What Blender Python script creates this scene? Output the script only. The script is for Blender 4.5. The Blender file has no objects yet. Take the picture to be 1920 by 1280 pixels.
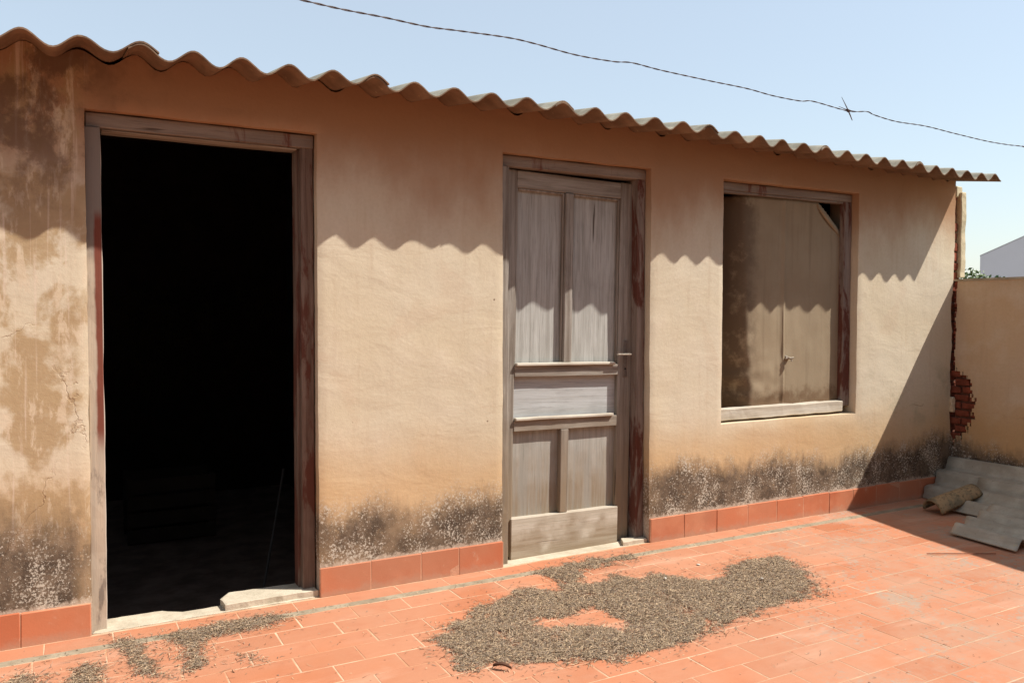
import bpy, bmesh, math, random
import numpy as np
from mathutils import Vector, Matrix, noise as mnoise

random.seed(7)
rng = np.random.default_rng(7)
S = bpy.context.scene
COL = S.collection

# ------------------------------------------------------------ camera
cam = bpy.data.cameras.new('camera')
cam.sensor_width = 36.0
cam.lens = 28.8
cam.clip_start = 0.05
cam.clip_end = 2000
co = bpy.data.objects.new('camera', cam)
COL.objects.link(co)
YAW, PITCH, ROLL = 0.50134, 0.033277, 0.0021
_f = Vector((math.sin(YAW) * math.cos(PITCH), math.cos(YAW) * math.cos(PITCH), -math.sin(PITCH)))
_r = Vector((math.cos(YAW), -math.sin(YAW), 0))
_u = _r.cross(_f)
_r2 = _r * math.cos(ROLL) + _u * math.sin(ROLL)
_u2 = -_r * math.sin(ROLL) + _u * math.cos(ROLL)
M = Matrix((_r2, _u2, -_f)).transposed().to_4x4()
M.translation = Vector((0, -3.758, 1.3225))
co.matrix_world = M
S.camera = co

# ------------------------------------------------------------ light
SUN = Vector((1.65, -1.0, 2.31)).normalized()        # towards the sun
W = bpy.data.worlds.new('World')
S.world = W
W.use_nodes = True
nt = W.node_tree
bg = nt.nodes['Background']
sky = nt.nodes.new('ShaderNodeTexSky')
sky.sky_type = 'NISHITA'
sky.sun_disc = False
sky.sun_elevation = math.asin(SUN.z)
sky.sun_rotation = math.atan2(SUN.x, SUN.y)
sky.air_density = 1.25
sky.dust_density = 0.8
sky.ozone_density = 1.9
sky.altitude = 0
mixs = nt.nodes.new('ShaderNodeMix')          # thin even haze over the whole sky
mixs.data_type = 'RGBA'
mixs.inputs[0].default_value = 0.52
mixs.inputs[7].default_value = (4.1, 4.5, 4.75, 1)
nt.links.new(sky.outputs[0], mixs.inputs[6])
nt.links.new(mixs.outputs[2], bg.inputs[0])
bg.inputs[1].default_value = 0.125
sl = bpy.data.lights.new('sun', 'SUN')
sl.energy = 5.0
sl.angle = math.radians(0.55)
sl.color = (1.0, 0.955, 0.88)
so = bpy.data.objects.new('sun', sl)
COL.objects.link(so)
so.rotation_euler = (-SUN).to_track_quat('-Z', 'Y').to_euler()
so.location = (6, -6, 9)
vs = S.view_settings
vs.view_transform = 'Standard'
vs.look = 'None'
vs.gamma = 1
vs.use_curve_mapping = False
vs.exposure = 0.56
S.cycles.max_bounces = 8
S.cycles.diffuse_bounces = 5

# ------------------------------------------------------------ material helper
class Mat:
    def __init__(s, name, rough=0.9, spec=0.25):
        s.m = bpy.data.materials.new(name)
        s.m.use_nodes = True
        s.t = s.m.node_tree
        s.b = s.t.nodes['Principled BSDF']
        s.b.inputs['Roughness'].default_value = rough
        s.b.inputs['Specular IOR Level'].default_value = spec
        s.tc = s.n('ShaderNodeTexCoord')
        s.P = s.tc.outputs['Object']
        s._sep = None
    def n(s, typ, **kw):
        nd = s.t.nodes.new(typ)
        for k, v in kw.items():
            setattr(nd, k, v)
        return nd
    def set(s, sock, v):
        if isinstance(v, bpy.types.NodeSocket):
            s.t.links.new(v, sock)
        elif isinstance(v, (tuple, list)) and len(v) == 3 and sock.type == 'RGBA':
            sock.default_value = (*v, 1)
        else:
            sock.default_value = v
    def sep(s, i):
        if s._sep is None:
            s._sep = s.n('ShaderNodeSeparateXYZ')
            s.t.links.new(s.P, s._sep.inputs[0])
        return s._sep.outputs[i]
    def mp(s, scale=(1, 1, 1), loc=(0, 0, 0), vec=None):
        nd = s.n('ShaderNodeMapping')
        s.t.links.new(vec or s.P, nd.inputs[0])
        nd.inputs['Scale'].default_value = scale
        nd.inputs['Location'].default_value = loc
        return nd.outputs[0]
    def noise(s, scale, detail=4, rough=0.55, vec=None, dist=0.0):
        nd = s.n('ShaderNodeTexNoise')
        s.t.links.new(vec or s.P, nd.inputs['Vector'])
        nd.inputs['Scale'].default_value = scale
        nd.inputs['Detail'].default_value = detail
        nd.inputs['Roughness'].default_value = rough
        nd.inputs['Distortion'].default_value = dist
        return nd.outputs['Fac']
    def voro(s, scale, vec=None, feature='F1'):
        nd = s.n('ShaderNodeTexVoronoi', feature=feature)
        s.t.links.new(vec or s.P, nd.inputs['Vector'])
        nd.inputs['Scale'].default_value = scale
        return nd.outputs['Distance']
    def math(s, op, a, b=0.5, c=None, clamp=False):
        nd = s.n('ShaderNodeMath', operation=op)
        nd.use_clamp = clamp
        s.set(nd.inputs[0], a)
        s.set(nd.inputs[1], b)
        if c is not None:
            s.set(nd.inputs[2], c)
        return nd.outputs[0]
    def ss(s, v, a, b):           # smooth step from a to b
        nd = s.n('ShaderNodeMapRange', interpolation_type='SMOOTHSTEP')
        s.set(nd.inputs['Value'], v)
        s.set(nd.inputs['From Min'], a)
        s.set(nd.inputs['From Max'], b)
        return nd.outputs[0]
    def mix(s, f, a, b, mode='MIX'):
        nd = s.n('ShaderNodeMix', data_type='RGBA', blend_type=mode)
        s.set(nd.inputs[0], f)
        s.set(nd.inputs[6], a)
        s.set(nd.inputs[7], b)
        return nd.outputs[2]
    def mul(s, a, b):
        return s.math('MULTIPLY', a, b)
    def add(s, a, b):
        return s.math('ADD', a, b)
    def bump(s, h, strength=0.5, dist=0.005, prev=None):
        nd = s.n('ShaderNodeBump')
        nd.inputs['Strength'].default_value = strength
        nd.inputs['Distance'].default_value = dist
        s.set(nd.inputs['Height'], h)
        if prev:
            s.t.links.new(prev, nd.inputs['Normal'])
        s.t.links.new(nd.outputs[0], s.b.inputs['Normal'])
        return nd.outputs[0]
    def rand(s):
        return s.n('ShaderNodeObjectInfo').outputs['Random']
    def island(s):
        return s.n('ShaderNodeNewGeometry').outputs['Random Per Island']
    def done(s, col):
        s.set(s.b.inputs['Base Color'], col)
        return s.m

# ------------------------------------------------------------ mesh helpers
def tag(o, label=None, cat=None, group=None, kind=None):
    if label: o['label'] = label
    if cat: o['category'] = cat
    if group: o['group'] = group
    if kind: o['kind'] = kind
    return o

def empty(name, loc=(0, 0, 0)):
    o = bpy.data.objects.new(name, None)
    COL.objects.link(o)
    o.location = loc
    o.empty_display_size = 0.1
    return o

_pl = {}
def parent(o, p):
    o.parent = p
    mw = Matrix.Translation(p.location) if p.parent is None else p.parent.matrix_basis @ p.matrix_parent_inverse @ p.matrix_basis
    if p.parent is not None and p.parent.parent is not None:
        raise ValueError('too deep')
    mw = world(p)
    o.matrix_parent_inverse = mw.inverted()
    return o

def world(o):
    mb = Matrix.Translation(o.location) @ o.rotation_euler.to_matrix().to_4x4() @ Matrix.Diagonal((*o.scale, 1))
    if o.parent is None:
        return mb
    return world(o.parent) @ o.matrix_parent_inverse @ mb

def link(name, me, mat=None, p=None, smooth=False):
    o = bpy.data.objects.new(name, me)
    COL.objects.link(o)
    if mat:
        me.materials.clear()
        me.materials.append(mat)
    if smooth:
        me.polygons.foreach_set('use_smooth', [True] * len(me.polygons))
    if p is not None:
        parent(o, p)
    return o

def mesh(name, v, f):
    me = bpy.data.meshes.new(name)
    me.from_pydata([tuple(map(float, a)) for a in v], [], [tuple(map(int, a)) for a in f])
    me.update()
    return me

class MB:
    """collects shapes into one mesh"""
    def __init__(s):
        s.bm = bmesh.new()
    def box(s, a, b, bev=0.0, jit=0.0, seg=1):
        r = bmesh.ops.create_cube(s.bm, size=1)
        vs_ = r['verts']
        for v in vs_:
            for i in range(3):
                v.co[i] = (a[i] + b[i]) / 2 + v.co[i] * (b[i] - a[i]) + random.uniform(-jit, jit)
        if bev:
            es = list({e for v in vs_ for e in v.link_edges})
            bmesh.ops.bevel(s.bm, geom=es, offset=bev, segments=seg, affect='EDGES', profile=0.6)
        return s
    def rough_box(s, a, b, step=0.06, amp=0.002, bev=0.003, seed=0.0, grain=None):
        """long timber: box cut along its length, edges worn"""
        t = bmesh.new()
        bmesh.ops.create_cube(t, size=1)
        for v in t.verts:
            for i in range(3):
                v.co[i] = (a[i] + b[i]) / 2 + v.co[i] * (b[i] - a[i])
        if bev:
            bmesh.ops.bevel(t, geom=t.edges[:], offset=bev, segments=1, affect='EDGES')
        for ax in range(3):
            L = b[ax] - a[ax]
            n = min(50, int(L / step))
            for k in range(1, n):
                pl = [0, 0, 0]; pl[ax] = a[ax] + L * k / n
                no = [0, 0, 0]; no[ax] = 1
                bmesh.ops.bisect_plane(t, geom=t.verts[:] + t.edges[:] + t.faces[:], plane_co=pl, plane_no=no)
        for v in t.verts:
            q = v.co * 9 + Vector((seed, seed * 2, seed * 3))
            v.co += Vector(mnoise.noise_vector(q)) * amp + Vector(mnoise.noise_vector(q * 4)) * amp * 0.5
        me = bpy.data.meshes.new('t')
        t.to_mesh(me); t.free()
        s.bm.from_mesh(me)
        bpy.data.meshes.remove(me)
        return s
    def poly(s, pts, faces):
        vv = [s.bm.verts.new(p) for p in pts]
        for f in faces:
            s.bm.faces.new([vv[i] for i in f])
        return s
    def tube(s, pts, r, n=8, cap=True):
        pts = [Vector(p) for p in pts]
        rr = r if isinstance(r, (list, tuple)) else [r] * len(pts)
        rings = []
        up = Vector((0.13, 0.21, 0.97)).normalized()
        for i, p in enumerate(pts):
            d = (pts[min(i + 1, len(pts) - 1)] - pts[max(i - 1, 0)]).normalized()
            x = d.cross(up)
            if x.length < 0.05:
                x = d.cross(Vector((1, 0, 0)))
            x.normalize(); y = d.cross(x)
            rings.append([s.bm.verts.new(p + (x * math.cos(2 * math.pi * k / n) + y * math.sin(2 * math.pi * k / n)) * rr[i]) for k in range(n)])
        for a, b in zip(rings, rings[1:]):
            for k in range(n):
                s.bm.faces.new((a[k], a[(k + 1) % n], b[(k + 1) % n], b[k]))
        if cap:
            s.bm.faces.new(rings[0][::-1]); s.bm.faces.new(rings[-1])
        return s
    def build(s, name, mat, p=None, smooth=False, origin=None):
        bmesh.ops.recalc_face_normals(s.bm, faces=s.bm.faces[:])
        me = bpy.data.meshes.new(name)
        if origin is not None:
            bmesh.ops.translate(s.bm, verts=s.bm.verts[:], vec=-Vector(origin))
        s.bm.to_mesh(me); s.bm.free()
        o = link(name, me, mat, None, smooth)
        if origin is not None:
            o.location = origin
        if p is not None:
            parent(o, p)
        return o

# ------------------------------------------------------------ materials
def mat_plaster(name='plaster', right=False):
    m = Mat(name, 0.93, 0.15)
    X, Z = (m.sep(1), m.sep(2)) if right else (m.sep(0), m.sep(2))
    big = m.noise(1.3, 4, 0.5)
    mid = m.noise(5.0, 6, 0.6)
    fine = m.noise(60, 3, 0.6)
    streak = m.noise(3.0, 5, 0.6, m.mp((7, 7, 0.5)))
    base = m.mix(m.ss(big, 0.3, 0.7), (0.565, 0.472, 0.335), (0.59, 0.512, 0.39))
    if right:
        base = m.mix(m.ss(big, 0.3, 0.7), (0.54, 0.38, 0.23), (0.52, 0.40, 0.28))
    base = m.mix(m.mul(m.ss(mid, 0.45, 0.75), 0.5), base, (0.62, 0.53, 0.41))
    base = m.mix(m.mul(m.ss(streak, 0.52, 0.75), 0.34), base, (0.45, 0.33, 0.22))
    # blotchy repairs, faint
    rep = m.ss(m.noise(2.2, 3, 0.5, m.mp((1, 1, 1), (4.1, 0, 2.2)), 0.6), 0.60, 0.64)
    base = m.mix(m.mul(rep, 0.22), base, (0.52, 0.38, 0.26))
    # warm ochre tide mark above the mould
    edge = m.add(Z, m.math('MULTIPLY_ADD', m.noise(2.0, 5, 0.6, m.mp((1, 1, 0.3))), -0.35, 0.17))
    och = m.math('MULTIPLY', m.ss(edge, 0.82, 0.42), 0.65)
    base = m.mix(och, base, (0.52, 0.30, 0.12))
    # brown stain under the eaves; their shade is painted into this colour too
    eave_stain_shade = m.mul(m.ss(m.add(Z, m.math('MULTIPLY_ADD', m.noise(1.4, 5, 0.65, m.mp((1, 1, 0.5), (3, 0, 0))), 0.9, -0.45)), 1.66, 2.2), 0.88)
    base = m.mix(eave_stain_shade, base, (0.33, 0.165, 0.08))
    if not right:
        # grimy left-hand end of the wall
        wob = m.math('MULTIPLY_ADD', m.noise(4, 4, 0.6), 0.30, -0.15)
        L = m.ss(m.add(X, wob), 0.20, 0.02)
        g1 = m.ss(m.noise(5.0, 7, 0.62, m.mp((1, 1, 0.8), (1.2, 0, 0.3)), 0.25), 0.44, 0.56)
        g2 = m.ss(m.noise(7.0, 7, 0.7, m.mp((1.6, 1, 0.5), (7.2, 0, 5.3)), 0.3), 0.53, 0.60)
        base = m.mix(m.mul(L, m.mul(g1, 0.85)), base, (0.37, 0.25, 0.13))
        base = m.mix(m.mul(L, m.mul(g2, 0.65)), base, (0.62, 0.50, 0.36))
        run = m.ss(m.noise(4.0, 5, 0.6, m.mp((9, 1, 0.35), (2.7, 0, 1.3)), 0.3), 0.55, 0.68)
        base = m.mix(m.mul(L, m.mul(run, 0.6)), base, (0.66, 0.53, 0.42))
        # black stains high on the left
        hi = m.mul(m.ss(Z, 1.55, 2.05), m.ss(m.add(X, m.mul(wob, 2.2)), 0.34, 0.05))
        k = m.ss(m.noise(4.5, 8, 0.7, m.mp((1, 1, 0.8)), 0.2), 0.42, 0.56)
        base = m.mix(m.mul(hi, m.mul(k, 0.8)), base, (0.13, 0.075, 0.048))
    # grey green algae fleck near the right end
    if not right:
        al = m.mul(m.ss(m.noise(4.2, 6, 0.65, m.mp((1, 1, 1), (0.4, 0, 0.9))), 0.5, 0.62),
                   m.mul(m.ss(X, 4.75, 5.0), m.mul(m.ss(Z, 1.05, 0.85), m.ss(Z, 0.45, 0.62))))
        base = m.mix(m.mul(al, 0.5), base, (0.36, 0.32, 0.22))
    # rising damp: dark mould with salt blooms
    wav = m.math('MULTIPLY_ADD', m.noise(1.7, 3, 0.5, m.mp((1, 1, 0.01), (0.55, 0, 0))), 0.42, -0.21)
    fr = m.math('MULTIPLY_ADD', m.noise(24, 5, 0.7, m.mp((1, 1, 0.5))), 0.20, -0.10)
    hh = m.add(m.add(Z, wav), fr)
    patch = m.math('MULTIPLY_ADD', m.ss(m.noise(1.9, 4, 0.6, m.mp((1, 1, 0.6), (2.6, 0, 0.8))), 0.36, 0.58), 0.40, 0.60)
    patch = m.math('MAXIMUM', patch, 1.0 if right else m.ss(X, 2.6, 3.1))
    damp = m.mul(m.ss(hh, 0.47, 0.30), patch)
    if not right:
        damp = m.math('MAXIMUM', damp, m.mul(m.ss(X, 0.12, 0.0), m.ss(hh, 0.62, 0.34)))
    mould = m.mix(m.ss(m.noise(9, 6, 0.7), 0.35, 0.65), (0.070, 0.050, 0.036), (0.175, 0.125, 0.085))
    base = m.mix(m.mul(damp, m.ss(m.noise(14, 6, 0.7), 0.20, 0.42)), base, mould)
    sp = m.noise(88, 5, 0.8)
    cl = m.noise(6, 5, 0.65, m.mp((1, 1, 0.7), (9, 0, 0)))
    salt = m.ss(m.add(sp, m.mul(cl, 0.50)), 0.800, 0.85)
    base = m.mix(m.mul(m.mul(salt, m.ss(hh, 0.52, 0.36)), 0.85), base, (0.56, 0.50, 0.41))
    low = m.ss(m.add(Z, m.math('MULTIPLY_ADD', m.noise(30, 4, 0.7), 0.10, -0.05)), 0.160, 0.140)
    base = m.mix(m.mul(low, 0.6), base, (0.56, 0.46, 0.36))
    base = m.mix(m.mul(m.ss(fine, 0.35, 0.75), 0.10), base, (0.25, 0.16, 0.09))
    # pin holes and knocks
    ph = m.ss(m.voro(3.1, m.mp((1, 1, 1), (0.3, 0, 0.7))), 0.022, 0.012)
    base = m.mix(m.mul(ph, 0.8), base, (0.12, 0.06, 0.035))
    h = m.add(m.mul(mid, 1.0), m.add(m.mul(fine, 0.18), m.mul(m.noise(180, 2), 0.10)))
    h = m.add(h, m.mul(damp, m.mul(sp, 0.5)))
    ck = m.n('ShaderNodeTexVoronoi', feature='DISTANCE_TO_EDGE')
    nz = m.n('ShaderNodeTexNoise'); m.t.links.new(m.P, nz.inputs['Vector']); nz.inputs['Scale'].default_value = 5; nz.inputs['Detail'].default_value = 6
    va = m.n('ShaderNodeVectorMath', operation='MULTIPLY_ADD')
    m.t.links.new(nz.outputs['Color'], va.inputs[0]); va.inputs[1].default_value = (0.35, 0.35, 0.35); m.t.links.new(m.P, va.inputs[2])
    m.t.links.new(va.outputs[0], ck.inputs['Vector']); ck.inputs['Scale'].default_value = 1.15
    crack = m.mul(m.ss(ck.outputs['Distance'], 0.0045, 0.0015), m.ss(m.noise(1.6, 3, 0.5, m.mp((1, 1, 1), (6, 6, 6))), 0.50, 0.58))
    crack = m.mul(crack, m.math('MAXIMUM', m.ss(X, 4.72, 4.85), m.mul(m.ss(X, 0.2, 0.0), 0.6)))
    base = m.mix(m.mul(crack, 0.5), base, (0.22, 0.13, 0.07))
    h = m.math('SUBTRACT', h, m.mul(crack, 0.8))
    trow = m.noise(2.4, 4, 0.55, m.mp((1, 1, 2.2), (1, 5, 2), None), 0.6)
    h = m.add(h, m.mul(trow, 1.4))
    m.bump(h, 0.55, 0.007)
    return m.done(base)

def mat_wood(name, axis, c0, c1, paint=(0.12, 0.035, 0.02), pamt=0.0, zlo=None):
    m = Mat(name, 0.85, 0.2)
    sc = [34, 34, 34]; sc[axis] = 1.6
    sc2 = [120, 120, 120]; sc2[axis] = 5
    g = m.noise(1, 6, 0.65, m.mp(tuple(sc)), 0.4)
    g2 = m.noise(1, 4, 0.7, m.mp(tuple(sc2)))
    blot = m.noise(3.5, 5, 0.6)
    col = m.mix(m.ss(g, 0.32, 0.68), c0, c1)
    col = m.mix(m.mul(m.ss(g2, 0.5, 0.72), 0.45), col, tuple(v * 0.45 for v in c0))
    col = m.mix(m.mul(m.ss(blot, 0.5, 0.75), 0.35), col, tuple(v * 0.6 for v in c0))
    if zlo:
        lo = m.ss(m.add(m.sep(2), m.math('MULTIPLY_ADD', m.noise(6, 4), 0.5, -0.25)), zlo, zlo * 0.3)
        col = m.mix(m.mul(lo, m.math('MULTIPLY_ADD', m.ss(g, 0.35, 0.6), 0.5, 0.35)), col, (0.23, 0.165, 0.10))
    if pamt:
        pm = m.ss(m.noise(2.6, 6, 0.65, m.mp((3, 3, 0.8), (1.7, 0, 0.4)), 0.5), 0.62 - pamt * 0.35, 0.70 - pamt * 0.35)
        col = m.mix(m.mul(pm, 0.9), col, paint)
    crack = m.ss(m.noise(1, 3, 0.6, m.mp(tuple(v * 0.6 for v in sc), (5, 3, 1))), 0.70, 0.74)
    col = m.mix(m.mul(crack, 0.8), col, (0.05, 0.03, 0.02))
    m.bump(m.math('SUBTRACT', m.add(m.mul(g, 0.7), m.mul(g2, 0.5)), m.mul(crack, 0.6)), 0.6, 0.003)
    return m.done(col)

def mat_tile(name, island=False, dark=0.0, object_scale=1.0, skirt=False):
    m = Mat(name, 0.78, 0.3)
    geo = m.n('ShaderNodeNewGeometry')
    pos = geo.outputs['Position']
    r = m.island() if island else m.rand()
    base = m.mix(r, (0.355, 0.116, 0.048), (0.46, 0.168, 0.080))
    r2 = m.math('FRACT', m.mul(r, 7.31))
    base = m.mix(m.mul(r2, 0.6), base, (0.48, 0.20, 0.105))
    if skirt:
        base = m.mix(r, (0.43, 0.115, 0.048), (0.52, 0.165, 0.075))
    big = m.noise(1.1, 4, 0.55, pos)
    base = m.mix(m.mul(m.ss(big, 0.38, 0.62), 0.6), base, (0.42, 0.205, 0.122))
    mid = m.noise(9, 6, 0.6, pos)
    base = m.mix(m.mul(m.ss(mid, 0.45, 0.8), 0.35), base, (0.36, 0.115, 0.055))
    st = m.noise(1, 4, 0.6, m.mp((6, 40, 6), vec=pos))
    base = m.mix(m.mul(m.ss(st, 0.5, 0.8), 0.18), base, (0.56, 0.26, 0.17))
    if not skirt:
        sx = m.n('ShaderNodeSeparateXYZ'); m.t.links.new(pos, sx.inputs[0])
        # worn grey cement spots, more of them towards the right foreground
        zone = m.ss(m.math('SUBTRACT', m.mul(sx.outputs[0], 1.0), m.mul(sx.outputs[1], 0.9)), 3.3, 4.6)
        sp = m.noise(3.4, 3, 0.6, pos, 0.4)
        sp2 = m.noise(34, 6, 0.8, pos)
        sp = m.add(m.mul(sp, 0.7), 0.15)
        spot = m.ss(m.add(sp, m.mul(sp2, 1.0)), 1.04, 1.12)
        base = m.mix(m.mul(m.mul(spot, zone), 0.75), base, (0.30, 0.255, 0.20))
        dust = m.ss(m.noise(2.0, 5, 0.65, m.mp((1, 1, 1), (3, 8, 0), pos)), 0.5, 0.75)
        base = m.mix(m.mul(dust, 0.45), base, (0.42, 0.25, 0.165))
        base = m.mix(m.mul(m.mul(zone, m.ss(m.noise(2.6, 6, 0.7, m.mp((1, 1, 1), (7, 2, 0), pos)), 0.42, 0.60)), 0.40), base, (0.40, 0.255, 0.175))
        # tiny dark specks of dirt
        smear = m.mul(m.ss(m.noise(1, 5, 0.65, m.mp((1.2, 5, 1), (3, 1, 0), pos), 0.5), 0.55, 0.70), 0.35)
        base = m.mix(smear, base, (0.55, 0.33, 0.23))
        vd = m.voro(14, m.mp((1, 1, 1), (0.2, 0.4, 0), pos))
        base = m.mix(m.mul(m.ss(vd, 0.075, 0.05), 0.6), base, (0.12, 0.06, 0.03))
    else:
        base = m.mix(m.mul(m.ss(m.noise(4, 5, 0.6, pos), 0.45, 0.65), 0.45), base, (0.56, 0.24, 0.13))
        lime = m.ss(m.noise(16, 5, 0.7, pos), 0.60, 0.75)
        base = m.mix(m.mul(lime, 0.5), base, (0.50, 0.34, 0.24))
        sz_ = m.n('ShaderNodeSeparateXYZ'); m.t.links.new(pos, sz_.inputs[0])
        grime = m.mul(m.ss(m.add(sz_.outputs[2], m.math('MULTIPLY_ADD', m.noise(11, 6, 0.7, pos), 0.12, -0.06)), 0.045, 0.0), 0.45)
        base = m.mix(grime, base, (0.38, 0.26, 0.18))
    fine = m.noise(110, 3, 0.6, pos)
    m.bump(m.add(m.mul(mid, 0.8), m.mul(fine, 0.25)), 0.35, 0.004)
    return m.done(base)

def mat_mortar(name, c=(0.62, 0.42, 0.28)):
    m = Mat(name, 0.95, 0.1)
    n = m.noise(12, 6, 0.7)
    sx = m.add(m.sep(0), m.mul(m.sep(1), -0.9))
    col = m.mix(m.ss(n, 0.35, 0.7), c, tuple(v * 0.72 for v in c))
    col = m.mix(m.mul(m.ss(m.noise(3.1, 5, 0.65, m.mp((1, 1, 1), (2, 5, 0))), 0.42, 0.60), 0.8), col, (0.46, 0.21, 0.11))
    grey = m.mul(m.ss(sx, 3.0, 4.6), m.ss(m.noise(2.5, 4), 0.35, 0.6))
    col = m.mix(m.mul(grey, 0.75), col, (0.33, 0.25, 0.18))
    m.bump(m.noise(80, 4), 0.6, 0.004)
    return m.done(col)

def mat_cement(name, c=(0.50, 0.43, 0.33), d=(0.33, 0.27, 0.20)):
    m = Mat(name, 0.95, 0.1)
    n = m.noise(7, 7, 0.68)
    col = m.mix(m.ss(n, 0.35, 0.65), c, d)
    f = m.noise(90, 4, 0.7)
    col = m.mix(m.mul(m.ss(f, 0.55, 0.75), 0.5), col, tuple(v * 0.5 for v in d))
    m.bump(m.add(n, m.mul(f, 0.4)), 0.7, 0.006)
    return m.done(col)

def mat_fibre(name, c0=(0.34, 0.315, 0.27), c1=(0.25, 0.225, 0.185), under=False):
    m = Mat(name, 0.92, 0.15)
    n = m.noise(5, 6, 0.65)
    s = m.noise(1, 5, 0.65, m.mp((14, 1.2, 14)))
    col = m.mix(m.ss(n, 0.35, 0.65), c0, c1)
    col = m.mix(m.mul(m.ss(s, 0.45, 0.75), 0.5), col, tuple(v * 0.6 for v in c1))
    li = m.ss(m.noise(38, 5, 0.75), 0.60, 0.70)
    col = m.mix(m.mul(li, 0.55), col, (0.12, 0.10, 0.07))
    li2 = m.ss(m.noise(21, 5, 0.7, m.mp((1, 1, 1), (4, 4, 4))), 0.63, 0.70)
    col = m.mix(m.mul(li2, 0.5), col, (0.45, 0.36, 0.20))
    if under:
        col = m.mix(0.55, col, (0.42, 0.22, 0.12))
    m.bump(m.add(n, m.mul(m.noise(120, 3), 0.4)), 0.4, 0.004)
    return m.done(col)

def mat_plain(name, c, rough=0.8, var=0.3, scale=8, spec=0.3, metal=0.0):
    m = Mat(name, rough, spec)
    m.b.inputs['Metallic'].default_value = metal
    n = m.noise(scale, 6, 0.65)
    col = m.mix(m.ss(n, 0.3, 0.7), c, tuple(v * (1 - var) for v in c))
    m.bump(m.noise(scale * 8, 4), 0.4, 0.003)
    return m.done(col)

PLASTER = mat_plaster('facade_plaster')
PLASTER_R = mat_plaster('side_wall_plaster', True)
WOOD_V = mat_wood('weathered_wood_upright', 2, (0.175, 0.142, 0.112), (0.34, 0.305, 0.265), zlo=1.0)
WOOD_H = mat_wood('weathered_wood_level', 0, (0.20, 0.162, 0.128), (0.36, 0.325, 0.28), zlo=1.0)
PANEL = mat_wood('bleached_door_panel', 2, (0.30, 0.288, 0.258), (0.45, 0.442, 0.41), zlo=0.85)
PANEL_H = mat_wood('bluish_middle_panel', 0, (0.38, 0.375, 0.36), (0.45, 0.455, 0.45))
PALE = mat_wood('bleached_bottom_rail', 0, (0.42, 0.36, 0.28), (0.52, 0.46, 0.38), zlo=0.22)
FRAME_V = mat_wood('frame_wood_upright', 2, (0.17, 0.125, 0.10), (0.27, 0.215, 0.18), paint=(0.10, 0.026, 0.015), pamt=0.35)
FRAME_RED = mat_wood('red_brown_frame_upright', 2, (0.12, 0.075, 0.055), (0.22, 0.16, 0.125), paint=(0.11, 0.038, 0.025), pamt=0.42)
FRAME_H = mat_wood('frame_wood_level', 0, (0.20, 0.155, 0.125), (0.28, 0.23, 0.19), paint=(0.13, 0.045, 0.03), pamt=0.1)
FRAME_L = None
def mat_frame_left():
    m = Mat('bleached_frame_upright', 0.88, 0.15)
    Z = m.sep(2); X = m.sep(0)
    g = m.noise(1, 6, 0.65, m.mp((34, 34, 1.6)), 0.4)
    b2 = m.noise(1, 5, 0.7, m.mp((14, 14, 4)))
    col = m.mix(m.ss(g, 0.3, 0.7), (0.46, 0.37, 0.28), (0.36, 0.30, 0.24))
    col = m.mix(m.mul(m.ss(b2, 0.52, 0.66), 0.75), col, (0.14, 0.11, 0.09))
    up = m.ss(m.add(Z, m.mul(m.noise(8, 3), 0.2)), 1.62, 1.72)
    col = m.mix(m.mul(up, 0.85), col, (0.19, 0.16, 0.14))
    w = m.math('MULTIPLY_ADD', m.noise(1, 4, 0.6, m.mp((6, 6, 4))), 0.03, -0.015)
    red = m.mul(m.ss(m.add(X, w), 0.112, 0.122), m.mul(m.ss(Z, 0.72, 0.85), m.ss(Z, 1.76, 1.70)))
    col = m.mix(m.mul(red, 0.95), col, (0.17, 0.045, 0.028))
    col = m.mix(m.ss(X, 0.1425, 0.1455), col, (0.42, 0.36, 0.30))
    m.bump(m.add(m.mul(g, 0.7), m.mul(b2, 0.5)), 0.7, 0.004)
    return m.done(col)
FRAME_L = mat_frame_left()
SILLW = mat_wood('bleached_sill', 0, (0.42, 0.36, 0.28), (0.55, 0.50, 0.42))
TILE = mat_tile('terracotta_tile')
TILE_S = mat_tile('terracotta_tile_joined', True)
SKIRT = mat_tile('terracotta_skirting', skirt=True)
MORTAR = mat_mortar('tile_mortar')
CEMENT = mat_cement('cement')
SKJOINT = mat_cement('skirting_joint', (0.56, 0.30, 0.19), (0.46, 0.24, 0.15))
GREYJOINT = mat_cement('grey_joint', (0.34, 0.28, 0.20), (0.24, 0.19, 0.13))
LIME = mat_cement('lime_mortar', (0.55, 0.47, 0.36), (0.40, 0.34, 0.25))
FIBRE = mat_fibre('fibre_cement', (0.47, 0.42, 0.34), (0.34, 0.295, 0.23))
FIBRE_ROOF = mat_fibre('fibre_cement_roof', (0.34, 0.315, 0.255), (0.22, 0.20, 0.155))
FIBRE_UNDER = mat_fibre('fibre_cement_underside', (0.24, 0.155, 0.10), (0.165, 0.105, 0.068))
BRICK = mat_plain('brick', (0.27, 0.075, 0.042), 0.95, 0.5, 14, 0.1)
BRICKM = mat_plain('brick_bed', (0.20, 0.09, 0.06), 0.95, 0.4, 20, 0.1)
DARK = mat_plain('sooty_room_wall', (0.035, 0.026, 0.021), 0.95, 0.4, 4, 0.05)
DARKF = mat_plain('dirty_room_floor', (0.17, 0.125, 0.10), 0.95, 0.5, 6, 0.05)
METAL = mat_plain('dull_metal', (0.40, 0.34, 0.27), 0.5, 0.3, 30, 0.5, 0.5)
WIREM = mat_plain('rusty_wire', (0.13, 0.095, 0.085), 0.7, 0.4, 60, 0.4, 0.3)
RUST = mat_plain('rust', (0.27, 0.10, 0.055), 0.85, 0.4, 40, 0.2)

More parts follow.
